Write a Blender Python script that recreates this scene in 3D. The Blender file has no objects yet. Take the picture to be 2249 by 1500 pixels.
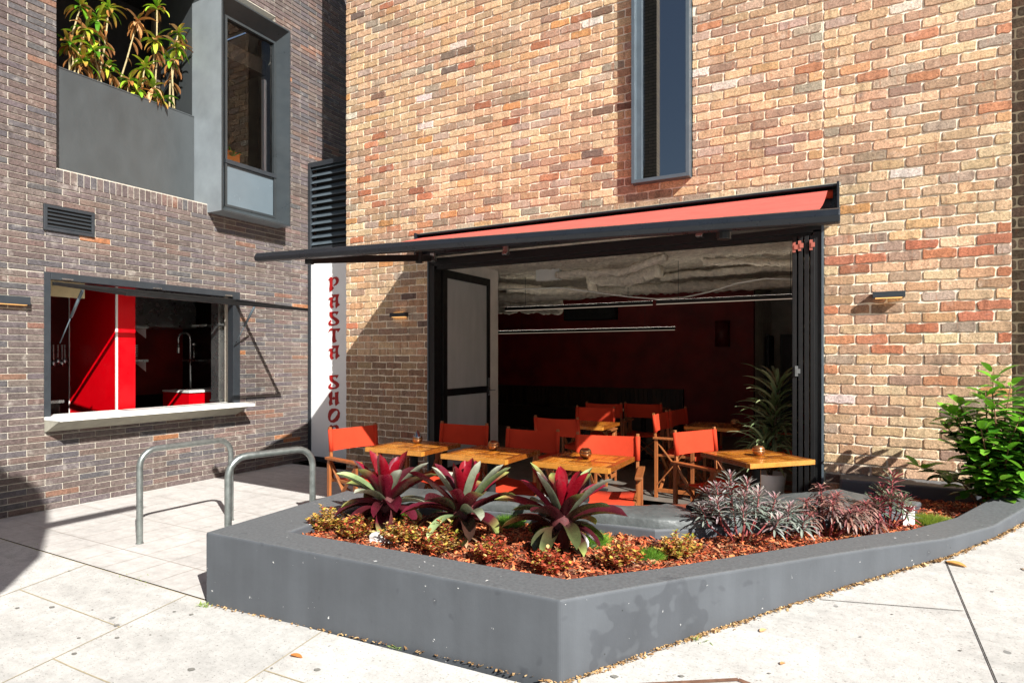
import bpy, bmesh, math, random
from mathutils import Vector, Matrix
random.seed(7)
R = math.radians
sc = bpy.context.scene
# ------------------------------------------------------------------ camera
YAW = math.atan(1340 / 2445)
CAM = Vector((0, -5.987, 1.48))
cd = bpy.data.cameras.new('camera'); cam = bpy.data.objects.new('camera', cd)
sc.collection.objects.link(cam); sc.camera = cam
cam.location = CAM; cam.rotation_euler = (math.pi / 2, 0, YAW)
cd.sensor_width = 36; cd.lens = 1340 / 2249 * 36
cd.shift_y = 35 / 2249
cd.clip_start = .05; cd.clip_end = 500
# ------------------------------------------------------------------ light
SUN = Vector((-1.80, 1.0, -1.53)).normalized()
w = bpy.data.worlds.new('World'); sc.world = w; w.use_nodes = True
nt = w.node_tree; nt.nodes.clear()
sky = nt.nodes.new('ShaderNodeTexSky'); sky.sky_type = 'NISHITA'; sky.sun_disc = False
sky.sun_elevation = math.asin(-SUN.z); sky.sun_rotation = math.atan2(-SUN.x, -SUN.y)
bg = nt.nodes.new('ShaderNodeBackground'); bg.inputs[1].default_value = .04
wo = nt.nodes.new('ShaderNodeOutputWorld')
nt.links.new(sky.outputs[0], bg.inputs[0]); nt.links.new(bg.outputs[0], wo.inputs[0])
sl = bpy.data.lights.new('sun', 'SUN'); sl.energy = 5.0; sl.angle = R(.5); sl.color = (1, .965, .91)
so = bpy.data.objects.new('sun', sl); sc.collection.objects.link(so)
so.rotation_euler = SUN.to_track_quat('-Z', 'Y').to_euler()
sc.view_settings.view_transform = 'Standard'; sc.view_settings.look = 'None'
sc.view_settings.exposure = 1.0; sc.view_settings.gamma = 1
# ------------------------------------------------------------------ helpers
_s, _c = math.sin(YAW), math.cos(YAW)
def ray(x, y):
    a = (x - 1124.5) / 1340; b = (785 - y) / 1340
    return (_c * a - _s, _s * a + _c, b)
def atz(x, y, z):
    r = ray(x, y); t = (z - 1.48) / r[2]; return Vector((r[0] * t, r[1] * t - 5.987, z))
def aty(x, y, Y):
    r = ray(x, y); t = (Y + 5.987) / r[1]; return Vector((r[0] * t, Y, r[2] * t + 1.48))
def atx(x, y, X):
    r = ray(x, y); t = X / r[0]; return Vector((X, r[1] * t - 5.987, r[2] * t + 1.48))
def S(h):
    v = [int(h[i:i + 2], 16) / 255 for i in (0, 2, 4)]
    return tuple((c / 12.92 if c <= .04045 else ((c + .055) / 1.055) ** 2.4) for c in v)
def mixc(a, b, t): return tuple(a[i] * (1 - t) + b[i] * t for i in range(3))
def vary(c, k=.15, hue=.04):
    f = 1 + random.uniform(-k, k)
    return tuple(max(0, v * f * (1 + random.uniform(-hue, hue))) for v in c)
def link(o, parent=None):
    sc.collection.objects.link(o)
    if parent: o.parent = parent
    return o
def tag(o, label=None, cat=None, group=None, kind=None):
    if label: o['label'] = label
    if cat: o['category'] = cat
    if group: o['group'] = group
    if kind: o['kind'] = kind
    return o
def thing(name, label, cat, loc=(0, 0, 0), rz=0, group=None):
    o = bpy.data.objects.new(name, None); link(o); o.location = loc; o.rotation_euler = (0, 0, rz)
    o.empty_display_size = .1
    return tag(o, label, cat, group)
def dup(root, loc=None, rz=None, label=None, parent=None, scale=None):
    c = root.copy(); sc.collection.objects.link(c)
    if parent is not None: c.parent = parent
    if loc is not None: c.location = loc
    if rz is not None: c.rotation_euler = (0, 0, rz)
    if scale: c.scale = (scale,) * 3
    if label: c['label'] = label
    for ch in root.children: dup(ch, parent=c)
    return c
class MB:
    def __init__(s): s.v = []; s.f = []; s.m = []; s.c = []; s.col = (1, 1, 1); s.mi = 0
    def vert(s, p, col=None):
        s.v.append(tuple(p)); s.c.append(col or s.col); return len(s.v) - 1
    def face(s, idx, mi=None): s.f.append(tuple(idx)); s.m.append(s.mi if mi is None else mi)
    def poly(s, pts, col=None, mi=None): s.face([s.vert(p, col) for p in pts], mi)
    def box(s, lo, hi, M=None, mi=None, col=None):
        x0, y0, z0 = lo; x1, y1, z1 = hi
        P = [Vector(p) for p in ((x0, y0, z0), (x1, y0, z0), (x1, y1, z0), (x0, y1, z0), (x0, y0, z1), (x1, y0, z1), (x1, y1, z1), (x0, y1, z1))]
        if M: P = [M @ p for p in P]
        i = [s.vert(p, col) for p in P]
        for q in ((0, 3, 2, 1), (4, 5, 6, 7), (0, 1, 5, 4), (1, 2, 6, 5), (2, 3, 7, 6), (3, 0, 4, 7)): s.face([i[k] for k in q], mi)
    def bar(s, a, b, wx, wy, mi=None, col=None, up=(0, 0, 1)):
        a = Vector(a); b = Vector(b); d = b - a; L = d.length; z = d / L
        u = Vector(up)
        if abs(z.dot(u)) > .95: u = Vector((0, 1, 0))
        x = u.cross(z).normalized(); y = z.cross(x)
        M = Matrix(((x.x, y.x, z.x, a.x), (x.y, y.y, z.y, a.y), (x.z, y.z, z.z, a.z), (0, 0, 0, 1)))
        s.box((-wx / 2, -wy / 2, 0), (wx / 2, wy / 2, L), M, mi, col)
    def tube(s, pts, r, n=10, cap=True, mi=None, col=None):
        pts = [Vector(p) for p in pts]; rr = r if isinstance(r, (list, tuple)) else [r] * len(pts)
        rings = []; prev = None
        for i, p in enumerate(pts):
            t = (pts[min(i + 1, len(pts) - 1)] - pts[max(i - 1, 0)]).normalized()
            if prev is None:
                u = Vector((0, 0, 1)) if abs(t.z) < .9 else Vector((1, 0, 0))
                x = t.cross(u).normalized()
            else:
                x = (prev - t * prev.dot(t)).normalized()
            prev = x; y = t.cross(x)
            rings.append([s.vert(p + (x * math.cos(a) + y * math.sin(a)) * rr[i], col) for a in [2 * math.pi * k / n for k in range(n)]])
        for a, b in zip(rings, rings[1:]):
            for k in range(n): s.face((a[k], a[(k + 1) % n], b[(k + 1) % n], b[k]), mi)
        if cap: s.face(rings[0][::-1], mi); s.face(rings[-1], mi)
    def lathe(s, prof, n=20, M=None, mi=None, col=None):
        rings = []
        for r, z in prof:
            ring = []
            for k in range(n):
                a = 2 * math.pi * k / n; p = Vector((r * math.cos(a), r * math.sin(a), z))
                ring.append(s.vert(M @ p if M else p, col))
            rings.append(ring)
        for a, b in zip(rings, rings[1:]):
            for k in range(n): s.face((a[k], a[(k + 1) % n], b[(k + 1) % n], b[k]), mi)
        if prof[0][0] > 1e-4: s.face(rings[0][::-1], mi)
        if prof[-1][0] > 1e-4: s.face(rings[-1], mi)
    def build(s, name, mats, parent=None, smooth=False, bevel=0, loc=None, seg=2, auto=None):
        me = bpy.data.meshes.new(name); me.from_pydata(s.v, [], s.f); me.update()
        if not isinstance(mats, (list, tuple)): mats = [mats]
        for m in mats: me.materials.append(m)
        me.polygons.foreach_set('material_index', [min(x, len(mats) - 1) for x in s.m])
        a = me.color_attributes.new('Col', 'FLOAT_COLOR', 'POINT')
        a.data.foreach_set('color', [x for c in s.c for x in (c[0], c[1], c[2], 1)])
        if smooth: me.polygons.foreach_set('use_smooth', [True] * len(me.polygons))
        me.validate()
        if auto is not None:
            me.polygons.foreach_set('use_smooth', [True] * len(me.polygons))
            bm = bmesh.new(); bm.from_mesh(me)
            for e in bm.edges:
                if len(e.link_faces) == 2 and e.calc_face_angle(0) > R(auto): e.smooth = False
            bm.to_mesh(me); bm.free()
        o = bpy.data.objects.new(name, me); link(o, parent)
        if loc is not None: o.location = loc
        if bevel:
            b = o.modifiers.new('bevel', 'BEVEL'); b.width = bevel; b.segments = seg; b.limit_method = 'ANGLE'; b.angle_limit = R(35)
            b.harden_normals = False
        return o
# ------------------------------------------------------------------ materials
def newmat(name):
    m = bpy.data.materials.new(name); m.use_nodes = True; n = m.node_tree; n.nodes.clear()
    o = n.nodes.new('ShaderNodeOutputMaterial'); b = n.nodes.new('ShaderNodeBsdfPrincipled')
    n.links.new(b.outputs[0], o.inputs[0]); return m, n, b, o
def N(n, t, **k):
    x = n.nodes.new(t)
    for a, v in k.items():
        if a.startswith('i_'): x.inputs[a[2:].replace('_', ' ')].default_value = v
        else: setattr(x, a, v)
    return x
def noise(n, vec, scale, detail=4, rough=.55):
    t = N(n, 'ShaderNodeTexNoise'); t.inputs['Scale'].default_value = scale; t.inputs['Detail'].default_value = detail
    t.inputs['Roughness'].default_value = rough; n.links.new(vec, t.inputs['Vector']); return t.outputs['Fac']
def ramp(n, fac, stops, interp='LINEAR'):
    r = N(n, 'ShaderNodeValToRGB'); r.color_ramp.interpolation = interp; e = r.color_ramp.elements
    while len(e) < len(stops): e.new(.5)
    for x, (p, c) in zip(e, stops):
        x.position = p; x.color = (c, c, c, 1) if isinstance(c, (int, float)) else (*c, 1)
    n.links.new(fac, r.inputs[0]); return r.outputs[0]
def mix(n, a, b, fac=None, mode='MIX', f=1.0):
    m = N(n, 'ShaderNodeMix', data_type='RGBA', blend_type=mode); m.inputs[0].default_value = f
    for sck, v in ((m.inputs[6], a), (m.inputs[7], b)):
        if isinstance(v, tuple): sck.default_value = (*v[:3], 1)
        else: n.links.new(v, sck)
    if fac is not None: n.links.new(fac, m.inputs[0])
    return m.outputs[2]
def mapped(n, scale=(1, 1, 1), src='Object'):
    t = N(n, 'ShaderNodeTexCoord'); mp = N(n, 'ShaderNodeMapping'); mp.inputs['Scale'].default_value = scale
    n.links.new(t.outputs[src], mp.inputs[0]); return mp.outputs[0]
def bump(n, b, h, strength=.3, dist=.01, prev=None):
    x = N(n, 'ShaderNodeBump'); x.inputs['Strength'].default_value = strength; x.inputs['Distance'].default_value = dist
    n.links.new(h, x.inputs['Height'])
    if prev: n.links.new(prev, x.inputs['Normal'])
    n.links.new(x.outputs[0], b.inputs['Normal']); return x.outputs[0]
def pm(name, col, rough=.6, metal=0, var=.12, vs=6, bs=0, bstr=.3, bd=.004, vcol=False, spec=.5, stretch=(1, 1, 1), coat=0, sub=0, trans=0, emit=None):
    m, n, b, o = newmat(name); vec = mapped(n, stretch)
    base = None
    if vcol:
        a = N(n, 'ShaderNodeAttribute', attribute_name='Col'); base = mix(n, a.outputs['Color'], tuple(col), mode='MULTIPLY')
    f = noise(n, vec, vs, 5)
    g = ramp(n, f, [(.3, 1 - var), (.7, 1 + var)])
    c = mix(n, base if base else tuple(col), g, mode='MULTIPLY')
    n.links.new(c, b.inputs['Base Color'])
    b.inputs['Roughness'].default_value = rough; b.inputs['Metallic'].default_value = metal
    b.inputs['Specular IOR Level'].default_value = spec; b.inputs['Coat Weight'].default_value = coat
    if var and rough > .05:
        rr = ramp(n, noise(n, vec, vs * 3, 4), [(.3, max(0, rough - .08)), (.7, min(1, rough + .08))]); n.links.new(rr, b.inputs['Roughness'])
    if bs: bump(n, b, noise(n, vec, bs, 5), bstr, bd)
    if trans:
        tl = N(n, 'ShaderNodeBsdfTranslucent'); n.links.new(c, tl.inputs[0]); ms = N(n, 'ShaderNodeMixShader'); ms.inputs[0].default_value = trans
        n.links.new(b.outputs[0], ms.inputs[1]); n.links.new(tl.outputs[0], ms.inputs[2]); n.links.new(ms.outputs[0], o.inputs[0])
    if emit:
        b.inputs['Emission Color'].default_value = (*emit[:3], 1); b.inputs['Emission Strength'].default_value = emit[3]
    return m
def glassmat(name, tint=(.9, .95, .95), refl=.5, dirt=0):
    m, n, b, o = newmat(name); n.nodes.remove(b)
    t = N(n, 'ShaderNodeBsdfTransparent'); t.inputs[0].default_value = (*tint, 1)
    g = N(n, 'ShaderNodeBsdfGlossy'); g.inputs['Roughness'].default_value = .01; g.inputs[0].default_value = (1, 1, 1, 1)
    fr = N(n, 'ShaderNodeFresnel'); fr.inputs[0].default_value = 1.5
    mm = N(n, 'ShaderNodeMath', operation='MULTIPLY'); mm.inputs[1].default_value = refl * 2; mm.use_clamp = True
    n.links.new(fr.outputs[0], mm.inputs[0])
    s = N(n, 'ShaderNodeMixShader'); n.links.new(mm.outputs[0], s.inputs[0]); n.links.new(t.outputs[0], s.inputs[1]); n.links.new(g.outputs[0], s.inputs[2])
    out = s.outputs[0]
    if dirt:
        d = N(n, 'ShaderNodeBsdfDiffuse'); d.inputs[0].default_value = (.6, .62, .6, 1)
        s2 = N(n, 'ShaderNodeMixShader'); f = ramp(n, noise(n, mapped(n, (1, 1, .3)), 6, 6), [(.3, dirt * .8), (.8, dirt)])
        n.links.new(f, s2.inputs[0]); n.links.new(out, s2.inputs[1]); n.links.new(d.outputs[0], s2.inputs[2]); out = s2.outputs[0]
    n.links.new(out, o.inputs[0]); return m
def brickmat(name, streak=.35, fine=.2, ax=0):
    m, n, b, o = newmat(name)
    a = N(n, 'ShaderNodeAttribute', attribute_name='Col')
    vec = mapped(n, (1, 1, 1)); f1 = noise(n, vec, 130, 4); f2 = noise(n, mapped(n, (14, 14, 2.5)), 1, 3); f3 = noise(n, vec, 9, 5)
    c = mix(n, a.outputs['Color'], ramp(n, f1, [(.3, 1 - fine), (.5, 1), (.75, 1 + fine * .6)]), mode='MULTIPLY')
    c = mix(n, c, ramp(n, f2, [(.3, 1 - streak), (.45, 1), (.7, 1 + streak * .4)]), mode='MULTIPLY')
    c = mix(n, c, (.02, .015, .012), ramp(n, noise(n, vec, 60, 3, .7), [(.66, 0), (.70, .8)]))
    c = mix(n, c, (.75, .70, .62), ramp(n, f3, [(.57, 0), (.8, .3)]))
    if streak > .2: c = mix(n, c, (.36, .15, .08), ramp(n, noise(n, mapped(n, (26, 26, 3.5)), 1, 2), [(.60, 0), (.72, .6)]))
    c = mix(n, c, ramp(n, noise(n, vec, 24, 5, .7), [(.3, .74), (.7, 1.16)]), mode='MULTIPLY')
    c = mix(n, c, ramp(n, noise(n, vec, 62, 3, .7), [(.32, .62), (.5, 1), (.68, 1.25)]), mode='MULTIPLY')
    c = mix(n, c, ramp(n, noise(n, mapped(n, (1.3, 1.3, .5)), 1, 5), [(.3, .86), (.7, 1.08)]), mode='MULTIPLY')
    n.links.new(c, b.inputs['Base Color']); b.inputs['Roughness'].default_value = .85; b.inputs['Specular IOR Level'].default_value = .25
    bump(n, b, noise(n, vec, 45, 6, .75), .8, .008); return m
def mortarmat(name, col):
    m, n, b, o = newmat(name); vec = mapped(n)
    c = mix(n, tuple(col), ramp(n, noise(n, vec, 40, 5), [(.3, .82), (.7, 1.1)]), mode='MULTIPLY')
    n.links.new(c, b.inputs['Base Color']); b.inputs['Roughness'].default_value = .95; b.inputs['Specular IOR Level'].default_value = .1
    bump(n, b, noise(n, vec, 120, 4), .8, .006); return m
M = {}
M['brickB'] = brickmat('tan_brick', .3, .3); M['mortarB'] = mortarmat('cream_mortar', (.84, .75, .60))
M['brickA'] = brickmat('dark_brick', .16, .2); M['mortarA'] = mortarmat('pale_mortar', (.50, .46, .39))
M['steel'] = pm('zinc_cladding', S('4c5153'), .38, .35, .12, 3, 30, .05, .002, stretch=(1, 1, .5))
M['steel_light'] = pm('zinc_lit_tone', S('868e93'), .42, .1, .12, 4)
M['frame'] = pm('dark_grey_aluminium', S('34393e'), .38, .2, .1, 5)
M['frame_black'] = pm('black_aluminium', S('0e0f10'), .5, .1, .1, 5)
M['frame_edge'] = pm('blue_grey_trim', S('59656d'), .4, .3, .1, 8)
M['awning_metal'] = pm('charcoal_powdercoat', S('22262c'), .32, .2, .1, 5)
M['black'] = pm('matt_black', (.01, .01, .01), .8, 0, .1)
M['white'] = pm('white_render', (.82, .82, .82), .7, 0, .03, 3, 60, .1, .002)
M['signred'] = pm('sign_red_paint', S('a01414'), .5, 0, .08, 20)
M['glass'] = glassmat('clear_glass', (.93, .96, .95), .5)
M['glass_dark'] = glassmat('tinted_glass', (.35, .38, .38), 4)
M['glass_frost'] = glassmat('dusty_glass', (.85, .85, .82), .6, .8)
M['panel_glass'] = pm('pale_blue_panel', S('5f6c74'), .2, 0, .06, 3)
M['galv'] = pm('galvanised_steel', S('8b918e'), .38, .75, .22, 22, 60, .12, .002)
M['wood'] = pm('teak_frame', S('8c5229'), .5, 0, .25, 10, 60, .15, .002, vcol=True, stretch=(3, 3, .5))
M['tabletop'] = pm('varnished_parquet', (1, 1, 1), .28, 0, .22, 24, 40, .1, .001, vcol=True, coat=.4, stretch=(1, 1, 1))
M['dkwood'] = pm('dark_wood_panel', S('3a2617'), .5, 0, .3, 9, vcol=True, stretch=(3, 3, .4))
M['copper'] = pm('brushed_brass', S('b98d62'), .3, .9, .2, 12)
M['silver'] = pm('smoked_mirror', S('9a9da0'), .18, .95, .1, 8)
M['stainless'] = pm('stainless_steel', S('a6a8a8'), .3, .9, .12, 4)
M['redlam'] = pm('red_laminate', S('d80010'), .35, 0, .04, 3)
M['redplaster'] = pm('red_plaster', S('7c1712'), .6, 0, .35, 2.2, 12, .3, .01)
M['cream'] = pm('cream_board', S('cdbb92'), .6)
M['sill'] = pm('pale_terrazzo', S('e8e8e2'), .5, 0, .08, 30)
M['sill_under'] = pm('weathered_concrete', S('a09d8f'), .8, 0, .15, 12)
M['ply'] = pm('grey_plaster', S('ece6dc'), .6, 0, .12, 4, 20, .2, .004)
M['floor_in'] = pm('polished_concrete', S('6d675f'), .45, 0, .2, 4)
M['pot'] = pm('white_pot', S('d9d6d4'), .5, 0, .05)
M['soil'] = pm('dark_soil', S('2a1c12'), .9, 0, .3, 40, 60, .8, .01)
M['plastic_white'] = pm('white_plastic', S('e6e6e2'), .4, 0, .04)
M['orange'] = pm('orange_board', S('f28a1e'), .5, 0, .04)
M['hinge'] = pm('coated_hinge', S('b56a5c'), .4, .3, .1)
M['leaf'] = pm('leaf', (1, 1, 1), .32, 0, .2, 30, 0, vcol=True, spec=.5, trans=.22)
M['leaf_matt'] = pm('matt_leaf', (1, 1, 1), .42, 0, .35, 40, 0, vcol=True, spec=.5, trans=.1)
M['brom'] = pm('bromeliad_leaf', (1, 1, 1), .3, 0, .22, 18, 60, .15, .002, vcol=True, spec=.6, trans=.16)
M['stem'] = pm('woody_stem', (1, 1, 1), .75, 0, .25, 50, 80, .3, .002, vcol=True)
M['grass'] = pm('fine_grass', (1, 1, 1), .6, 0, .15, 30, vcol=True, trans=.25)
M['chips'] = pm('bark_chips', (1, 1, 1), .8, 0, .25, 60, 120, .4, .003, vcol=True)
M['rock'] = pm('white_rock', S('d8d6d0'), .8, 0, .15, 20, 30, .5, .01)
M['vinyl'] = pm('dark_vinyl', S('555a5a'), .5, 0, .3, 7, 11, .6, .02)
M['leaflitter'] = pm('dry_leaf', (1, 1, 1), .7, 0, .25, 40, vcol=True, trans=.1)
def fabric(name, col, tr=0.1):
    m, n, b, o = newmat(name); vec = mapped(n)
    c = mix(n, tuple(col), ramp(n, noise(n, vec, 5, 4), [(.3, .9), (.7, 1.08)]), mode='MULTIPLY')
    n.links.new(c, b.inputs['Base Color']); b.inputs['Roughness'].default_value = .85; b.inputs['Specular IOR Level'].default_value = .2
    wv = N(n, 'ShaderNodeTexWave'); wv.inputs['Scale'].default_value = 260; n.links.new(vec, wv.inputs[0])
    p = bump(n, b, wv.outputs[1], .12, .001); bump(n, b, noise(n, vec, 7, 3), .25, .02, p)
    tl = N(n, 'ShaderNodeBsdfTranslucent'); n.links.new(c, tl.inputs[0]); ms = N(n, 'ShaderNodeMixShader'); ms.inputs[0].default_value = tr
    n.links.new(b.outputs[0], ms.inputs[1]); n.links.new(tl.outputs[0], ms.inputs[2]); n.links.new(ms.outputs[0], o.inputs[0])
    return m
M['canvas'] = fabric('red_canvas', S('bc3c22'), .03); M['awning'] = fabric('salmon_awning', S('c25c52'), .04)
def concrete_paint():
    m, n, b, o = newmat('charcoal_masonry_paint'); vec = mapped(n)
    base = mix(n, S('505459'), ramp(n, noise(n, vec, 2.5, 6), [(.25, .84), (.75, 1.15)]), mode='MULTIPLY')
    base = mix(n, base, ramp(n, noise(n, mapped(n, (9, 9, .8)), 1, 4), [(.35, .93), (.65, 1.06)]), mode='MULTIPLY')
    # weathered rough top: darker with light speckle
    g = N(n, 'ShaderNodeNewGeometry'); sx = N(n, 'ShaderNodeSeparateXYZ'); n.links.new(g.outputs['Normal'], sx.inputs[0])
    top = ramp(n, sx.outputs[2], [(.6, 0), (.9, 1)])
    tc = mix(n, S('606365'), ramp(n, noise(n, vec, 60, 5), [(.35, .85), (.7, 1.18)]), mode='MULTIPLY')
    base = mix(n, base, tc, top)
    # paint chips: small white specks, denser near edges
    chip = ramp(n, noise(n, vec, 26, 7, .62), [(.70, 0), (.707, 1)])
    msk = ramp(n, noise(n, vec, 3.0, 3), [(.35, 0), (.45, 1)])
    cm = mix(n, (0, 0, 0), chip, msk)
    base = mix(n, base, (.72, .72, .7), cm)
    vp = N(n, 'ShaderNodeTexVoronoi'); vp.inputs['Scale'].default_value = 9; n.links.new(vec, vp.inputs['Vector'])
    base = mix(n, base, (.03, .03, .03), ramp(n, vp.outputs['Distance'], [(.03, .8), (.045, 0)]))
    # water splash stain on the street side face
    sp = N(n, 'ShaderNodeSeparateXYZ'); tcx = N(n, 'ShaderNodeTexCoord'); n.links.new(tcx.outputs['Object'], sp.inputs[0])
    def gauss(cx, cy, cz, r):
        d = N(n, 'ShaderNodeVectorMath', operation='DISTANCE'); d.inputs[1].default_value = (cx, cy, cz); n.links.new(tcx.outputs['Object'], d.inputs[0])
        return ramp(n, d.outputs['Value'], [(0, .52), (r, 0)])
    gs = mix(n, gauss(-.71, -3.1, .19, .36), gauss(-.88, -3.3, .22, .28), mode='LIGHTEN')
    nz = noise(n, vec, 13, 1.5, .4); nz2 = N(n, 'ShaderNodeMath', operation='ADD'); n.links.new(nz, nz2.inputs[0]); n.links.new(gs, nz2.inputs[1])
    st = ramp(n, nz2.outputs[0], [(.70, 0), (.78, .55)])
    base = mix(n, base, mix(n, base, (.6, .6, .62), mode='MULTIPLY'), st)
    n.links.new(base, b.inputs['Base Color']); b.inputs['Roughness'].default_value = .62; b.inputs['Specular IOR Level'].default_value = .35
    p = bump(n, b, noise(n, vec, 30, 6), .22, .004)
    mk = mix(n, (0, 0, 0), noise(n, vec, 160, 3), top); bump(n, b, mk, .3, .003, p)
    return m
M['planter'] = concrete_paint()
def pavemat(name, col, joints=True, speck=1.0, xs=()):
    m, n, b, o = newmat(name); vec = mapped(n)
    c = mix(n, tuple(col), ramp(n, noise(n, vec, 1.1, 5), [(.3, .9), (.7, 1.07)]), mode='MULTIPLY')
    mp = N(n, 'ShaderNodeMapping'); mp.inputs['Location'].default_value = (3.6 / 1.165 + .001, .2, 0); mp.inputs['Scale'].default_value = (1 / 1.165, .42, 0); n.links.new(vec, mp.inputs[0])
    fl = N(n, 'ShaderNodeVectorMath', operation='FLOOR'); n.links.new(mp.outputs[0], fl.inputs[0]); wn = N(n, 'ShaderNodeTexWhiteNoise'); n.links.new(fl.outputs[0], wn.inputs[0])
    if speck > .5: c = mix(n, c, ramp(n, wn.outputs[0], [(0, .90), (1, 1.04)]), mode='MULTIPLY')
    c = mix(n, c, ramp(n, noise(n, mapped(n, (1, 3.2, 1)), 2.2, 7, .7), [(.35, .86), (.55, 1.02)]), mode='MULTIPLY')
    c = mix(n, c, ramp(n, noise(n, vec, 14, 8, .78), [(.3, .80), (.6, 1.05)]), mode='MULTIPLY')
    c = mix(n, c, (.13, .12, .10), ramp(n, noise(n, mapped(n, (1, 1.6, 1)), 62, 3, .7), [(.58, 0), (.70, .75 * speck)]))
    v = N(n, 'ShaderNodeTexVoronoi'); v.inputs['Scale'].default_value = 3.2; v.inputs['Randomness'].default_value = 1; n.links.new(vec, v.inputs['Vector'])
    rs = N(n, 'ShaderNodeSeparateColor'); n.links.new(v.outputs['Color'], rs.inputs[0])
    th = N(n, 'ShaderNodeMath', operation='MULTIPLY'); th.inputs[1].default_value = .11; n.links.new(rs.outputs[0], th.inputs[0])
    lt = N(n, 'ShaderNodeMath', operation='LESS_THAN'); n.links.new(v.outputs['Distance'], lt.inputs[0])
    sb = N(n, 'ShaderNodeMath', operation='SUBTRACT'); n.links.new(th.outputs[0], sb.inputs[0]); sb.inputs[1].default_value = .055 ; n.links.new(sb.outputs[0], lt.inputs[1])
    gm = N(n, 'ShaderNodeMath', operation='MULTIPLY'); gm.inputs[1].default_value = .7 * speck; n.links.new(lt.outputs[0], gm.inputs[0])
    c = mix(n, c, (.12, .12, .115), gm.outputs[0])
    n.links.new(c, b.inputs['Base Color']); b.inputs['Roughness'].default_value = .9; b.inputs['Specular IOR Level'].default_value = .2
    bump(n, b, noise(n, vec, 110, 4), .35 * speck, .004)
    return m
M['pave'] = pavemat('aggregate_pavement', (.51, .50, .475)); M['tile'] = pavemat('smooth_pavers', (.51, .49, .465), speck=.12)
M['joint'] = pm('joint_grout', S('a09478'), .9, 0, .2, 30)
M['sawcut'] = pm('saw_cut', S('2c2924'), .9)
M['foam'] = pm('sprayed_insulation', S('f0e8d8'), .95, 0, .2, 14, 45, 1.0, .03)
# ------------------------------------------------------------------ ground
def gz(x, y): return .0269 * max(0, x + 3.38) + .109 * (y + 3.63)
def grid_sheet(name, xs, ys, zf, mat, off=0):
    mb = MB(); idx = {}
    for i, x in enumerate(xs):
        for j, y in enumerate(ys): idx[i, j] = mb.vert((x, y, zf(x, y) + off))
    for i in range(len(xs) - 1):
        for j in range(len(ys) - 1): mb.face((idx[i, j], idx[i + 1, j], idx[i + 1, j + 1], idx[i, j + 1]))
    o = mb.build(name, mat); tag(o, kind='structure'); return o
YJ = -3.62
grid_sheet('pavement', [-60, -20, -10, -3.38, -1.2, 0, 4, 12, 60], [-60, -20, -10, -6, -4, YJ - .008], lambda x, y: gz(x, max(y, -14)), M['pave'])
OUT = [(-3.47, -2.38), (-3.385, -3.652), (-1.086, -3.572), (-.681, -3.052), (-.4, -2.718), (-.036, -2.276), (.24, -1.96), (.51, -1.67), (.80, -1.27), (1.0, -.95), (1.22, -.55), (1.42, -.1)]
INN = [(-3.06, -2.38), (-2.95, -3.40), (-1.165, -3.318), (-.88, -2.93), (-.62, -2.60), (-.27, -2.16), (0, -1.80), (.27, -1.50), (.55, -1.08), (.74, -.78), (.95, -.42), (1.12, -.02)]
INN = [a if k < 3 else (a[0] * .72 + b[0] * .28, a[1] * .72 + b[1] * .28) for k, (a, b) in enumerate(zip(INN, OUT))]
mb = MB()
path = [(-1.2, YJ - .008)] + [((a[0] * .8 + b[0] * .2), (a[1] * .8 + b[1] * .2)) for a, b in zip(OUT[2:], INN[2:])]
for a, b in zip(path, path[1:]):
    mb.poly([(a[0], a[1], gz(*a)), (a[0] + 30, a[1], gz(a[0] + 30, a[1])), (b[0] + 30, b[1], gz(b[0] + 30, b[1])), (b[0], b[1], gz(*b))])
o = mb.build('pavement', M['pave']); tag(o, kind='structure')
grid_sheet('patio', [-12, -6.8, -3.2], [YJ + .008, -2, 0, .33], lambda x, y: 0, M['tile'])
grid_sheet('patio_floor', [-3.2, -1, 2.0], [-2.6, -1, .0], lambda x, y: 0, M['tile'])
# pavement joints (sheets 4 mm above)
mb = MB()
def strip(a, b, wd, m=0, zf=gz, off=.004):
    a = Vector(a); b = Vector(b); d = (b - a).normalized(); nn = Vector((-d.y, d.x)) * wd / 2
    k = 6; pts = [a + (b - a) * i / k for i in range(k + 1)]
    for p, q in zip(pts, pts[1:]):
        mb.poly([(r.x, r.y, zf(r.x, r.y) + off) for r in (p - nn, q - nn, q + nn, p + nn)], mi=m)
for x in (-5.93, -4.76, -3.6, -2.44, -1.27): strip((x, YJ - .01), (x, -6), .006)
for x, y in ((-5.93, -4.36), (-4.76, -4.03), (-3.6, -4.36), (-2.44, -4.0), (-1.27, -4.5), (-4.76, -4.9), (-3.6, -5.2)): strip((x, y), (x + 1.165, y), .006)
strip((.50, -1.72), (.55, -4), .005, 1); strip((-.12, -2.43), (.5, -2.33), .004, 1); strip((.54, -2.92), (1.6, -2.85), .004, 1)
strip((-.40, -3.27), (-.12, -3.36), .022, 2); strip((-.40, -3.27), (-.9, -3.52), .022, 2)
strip((-9, YJ), (-3.4, YJ), .016, 0, lambda x, y: 0, -.006)
M['rust'] = pm('rusty_lid_frame', S('7a5a48'), .8, .2, .3, 30)
tag(mb.build('pavement_joints', [M['joint'], M['sawcut'], M['rust']]), kind='structure')
mb = MB()
for i in range(12):
    x = -6.7 + i * .3
    strip((x, YJ + .01), (x, .3), .0035, 0, lambda x, y: 0, .003)
for i in range(7):
    strip((-6.79, -3.3 + i * .6), (-3.42, -3.3 + i * .6), .0035, 0, lambda x, y: 0, .0035)
M['tilejoint'] = pm('tile_joint', S('9d9286'), .9)
tag(mb.build('patio_joints', M['tilejoint']), kind='structure')
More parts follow.
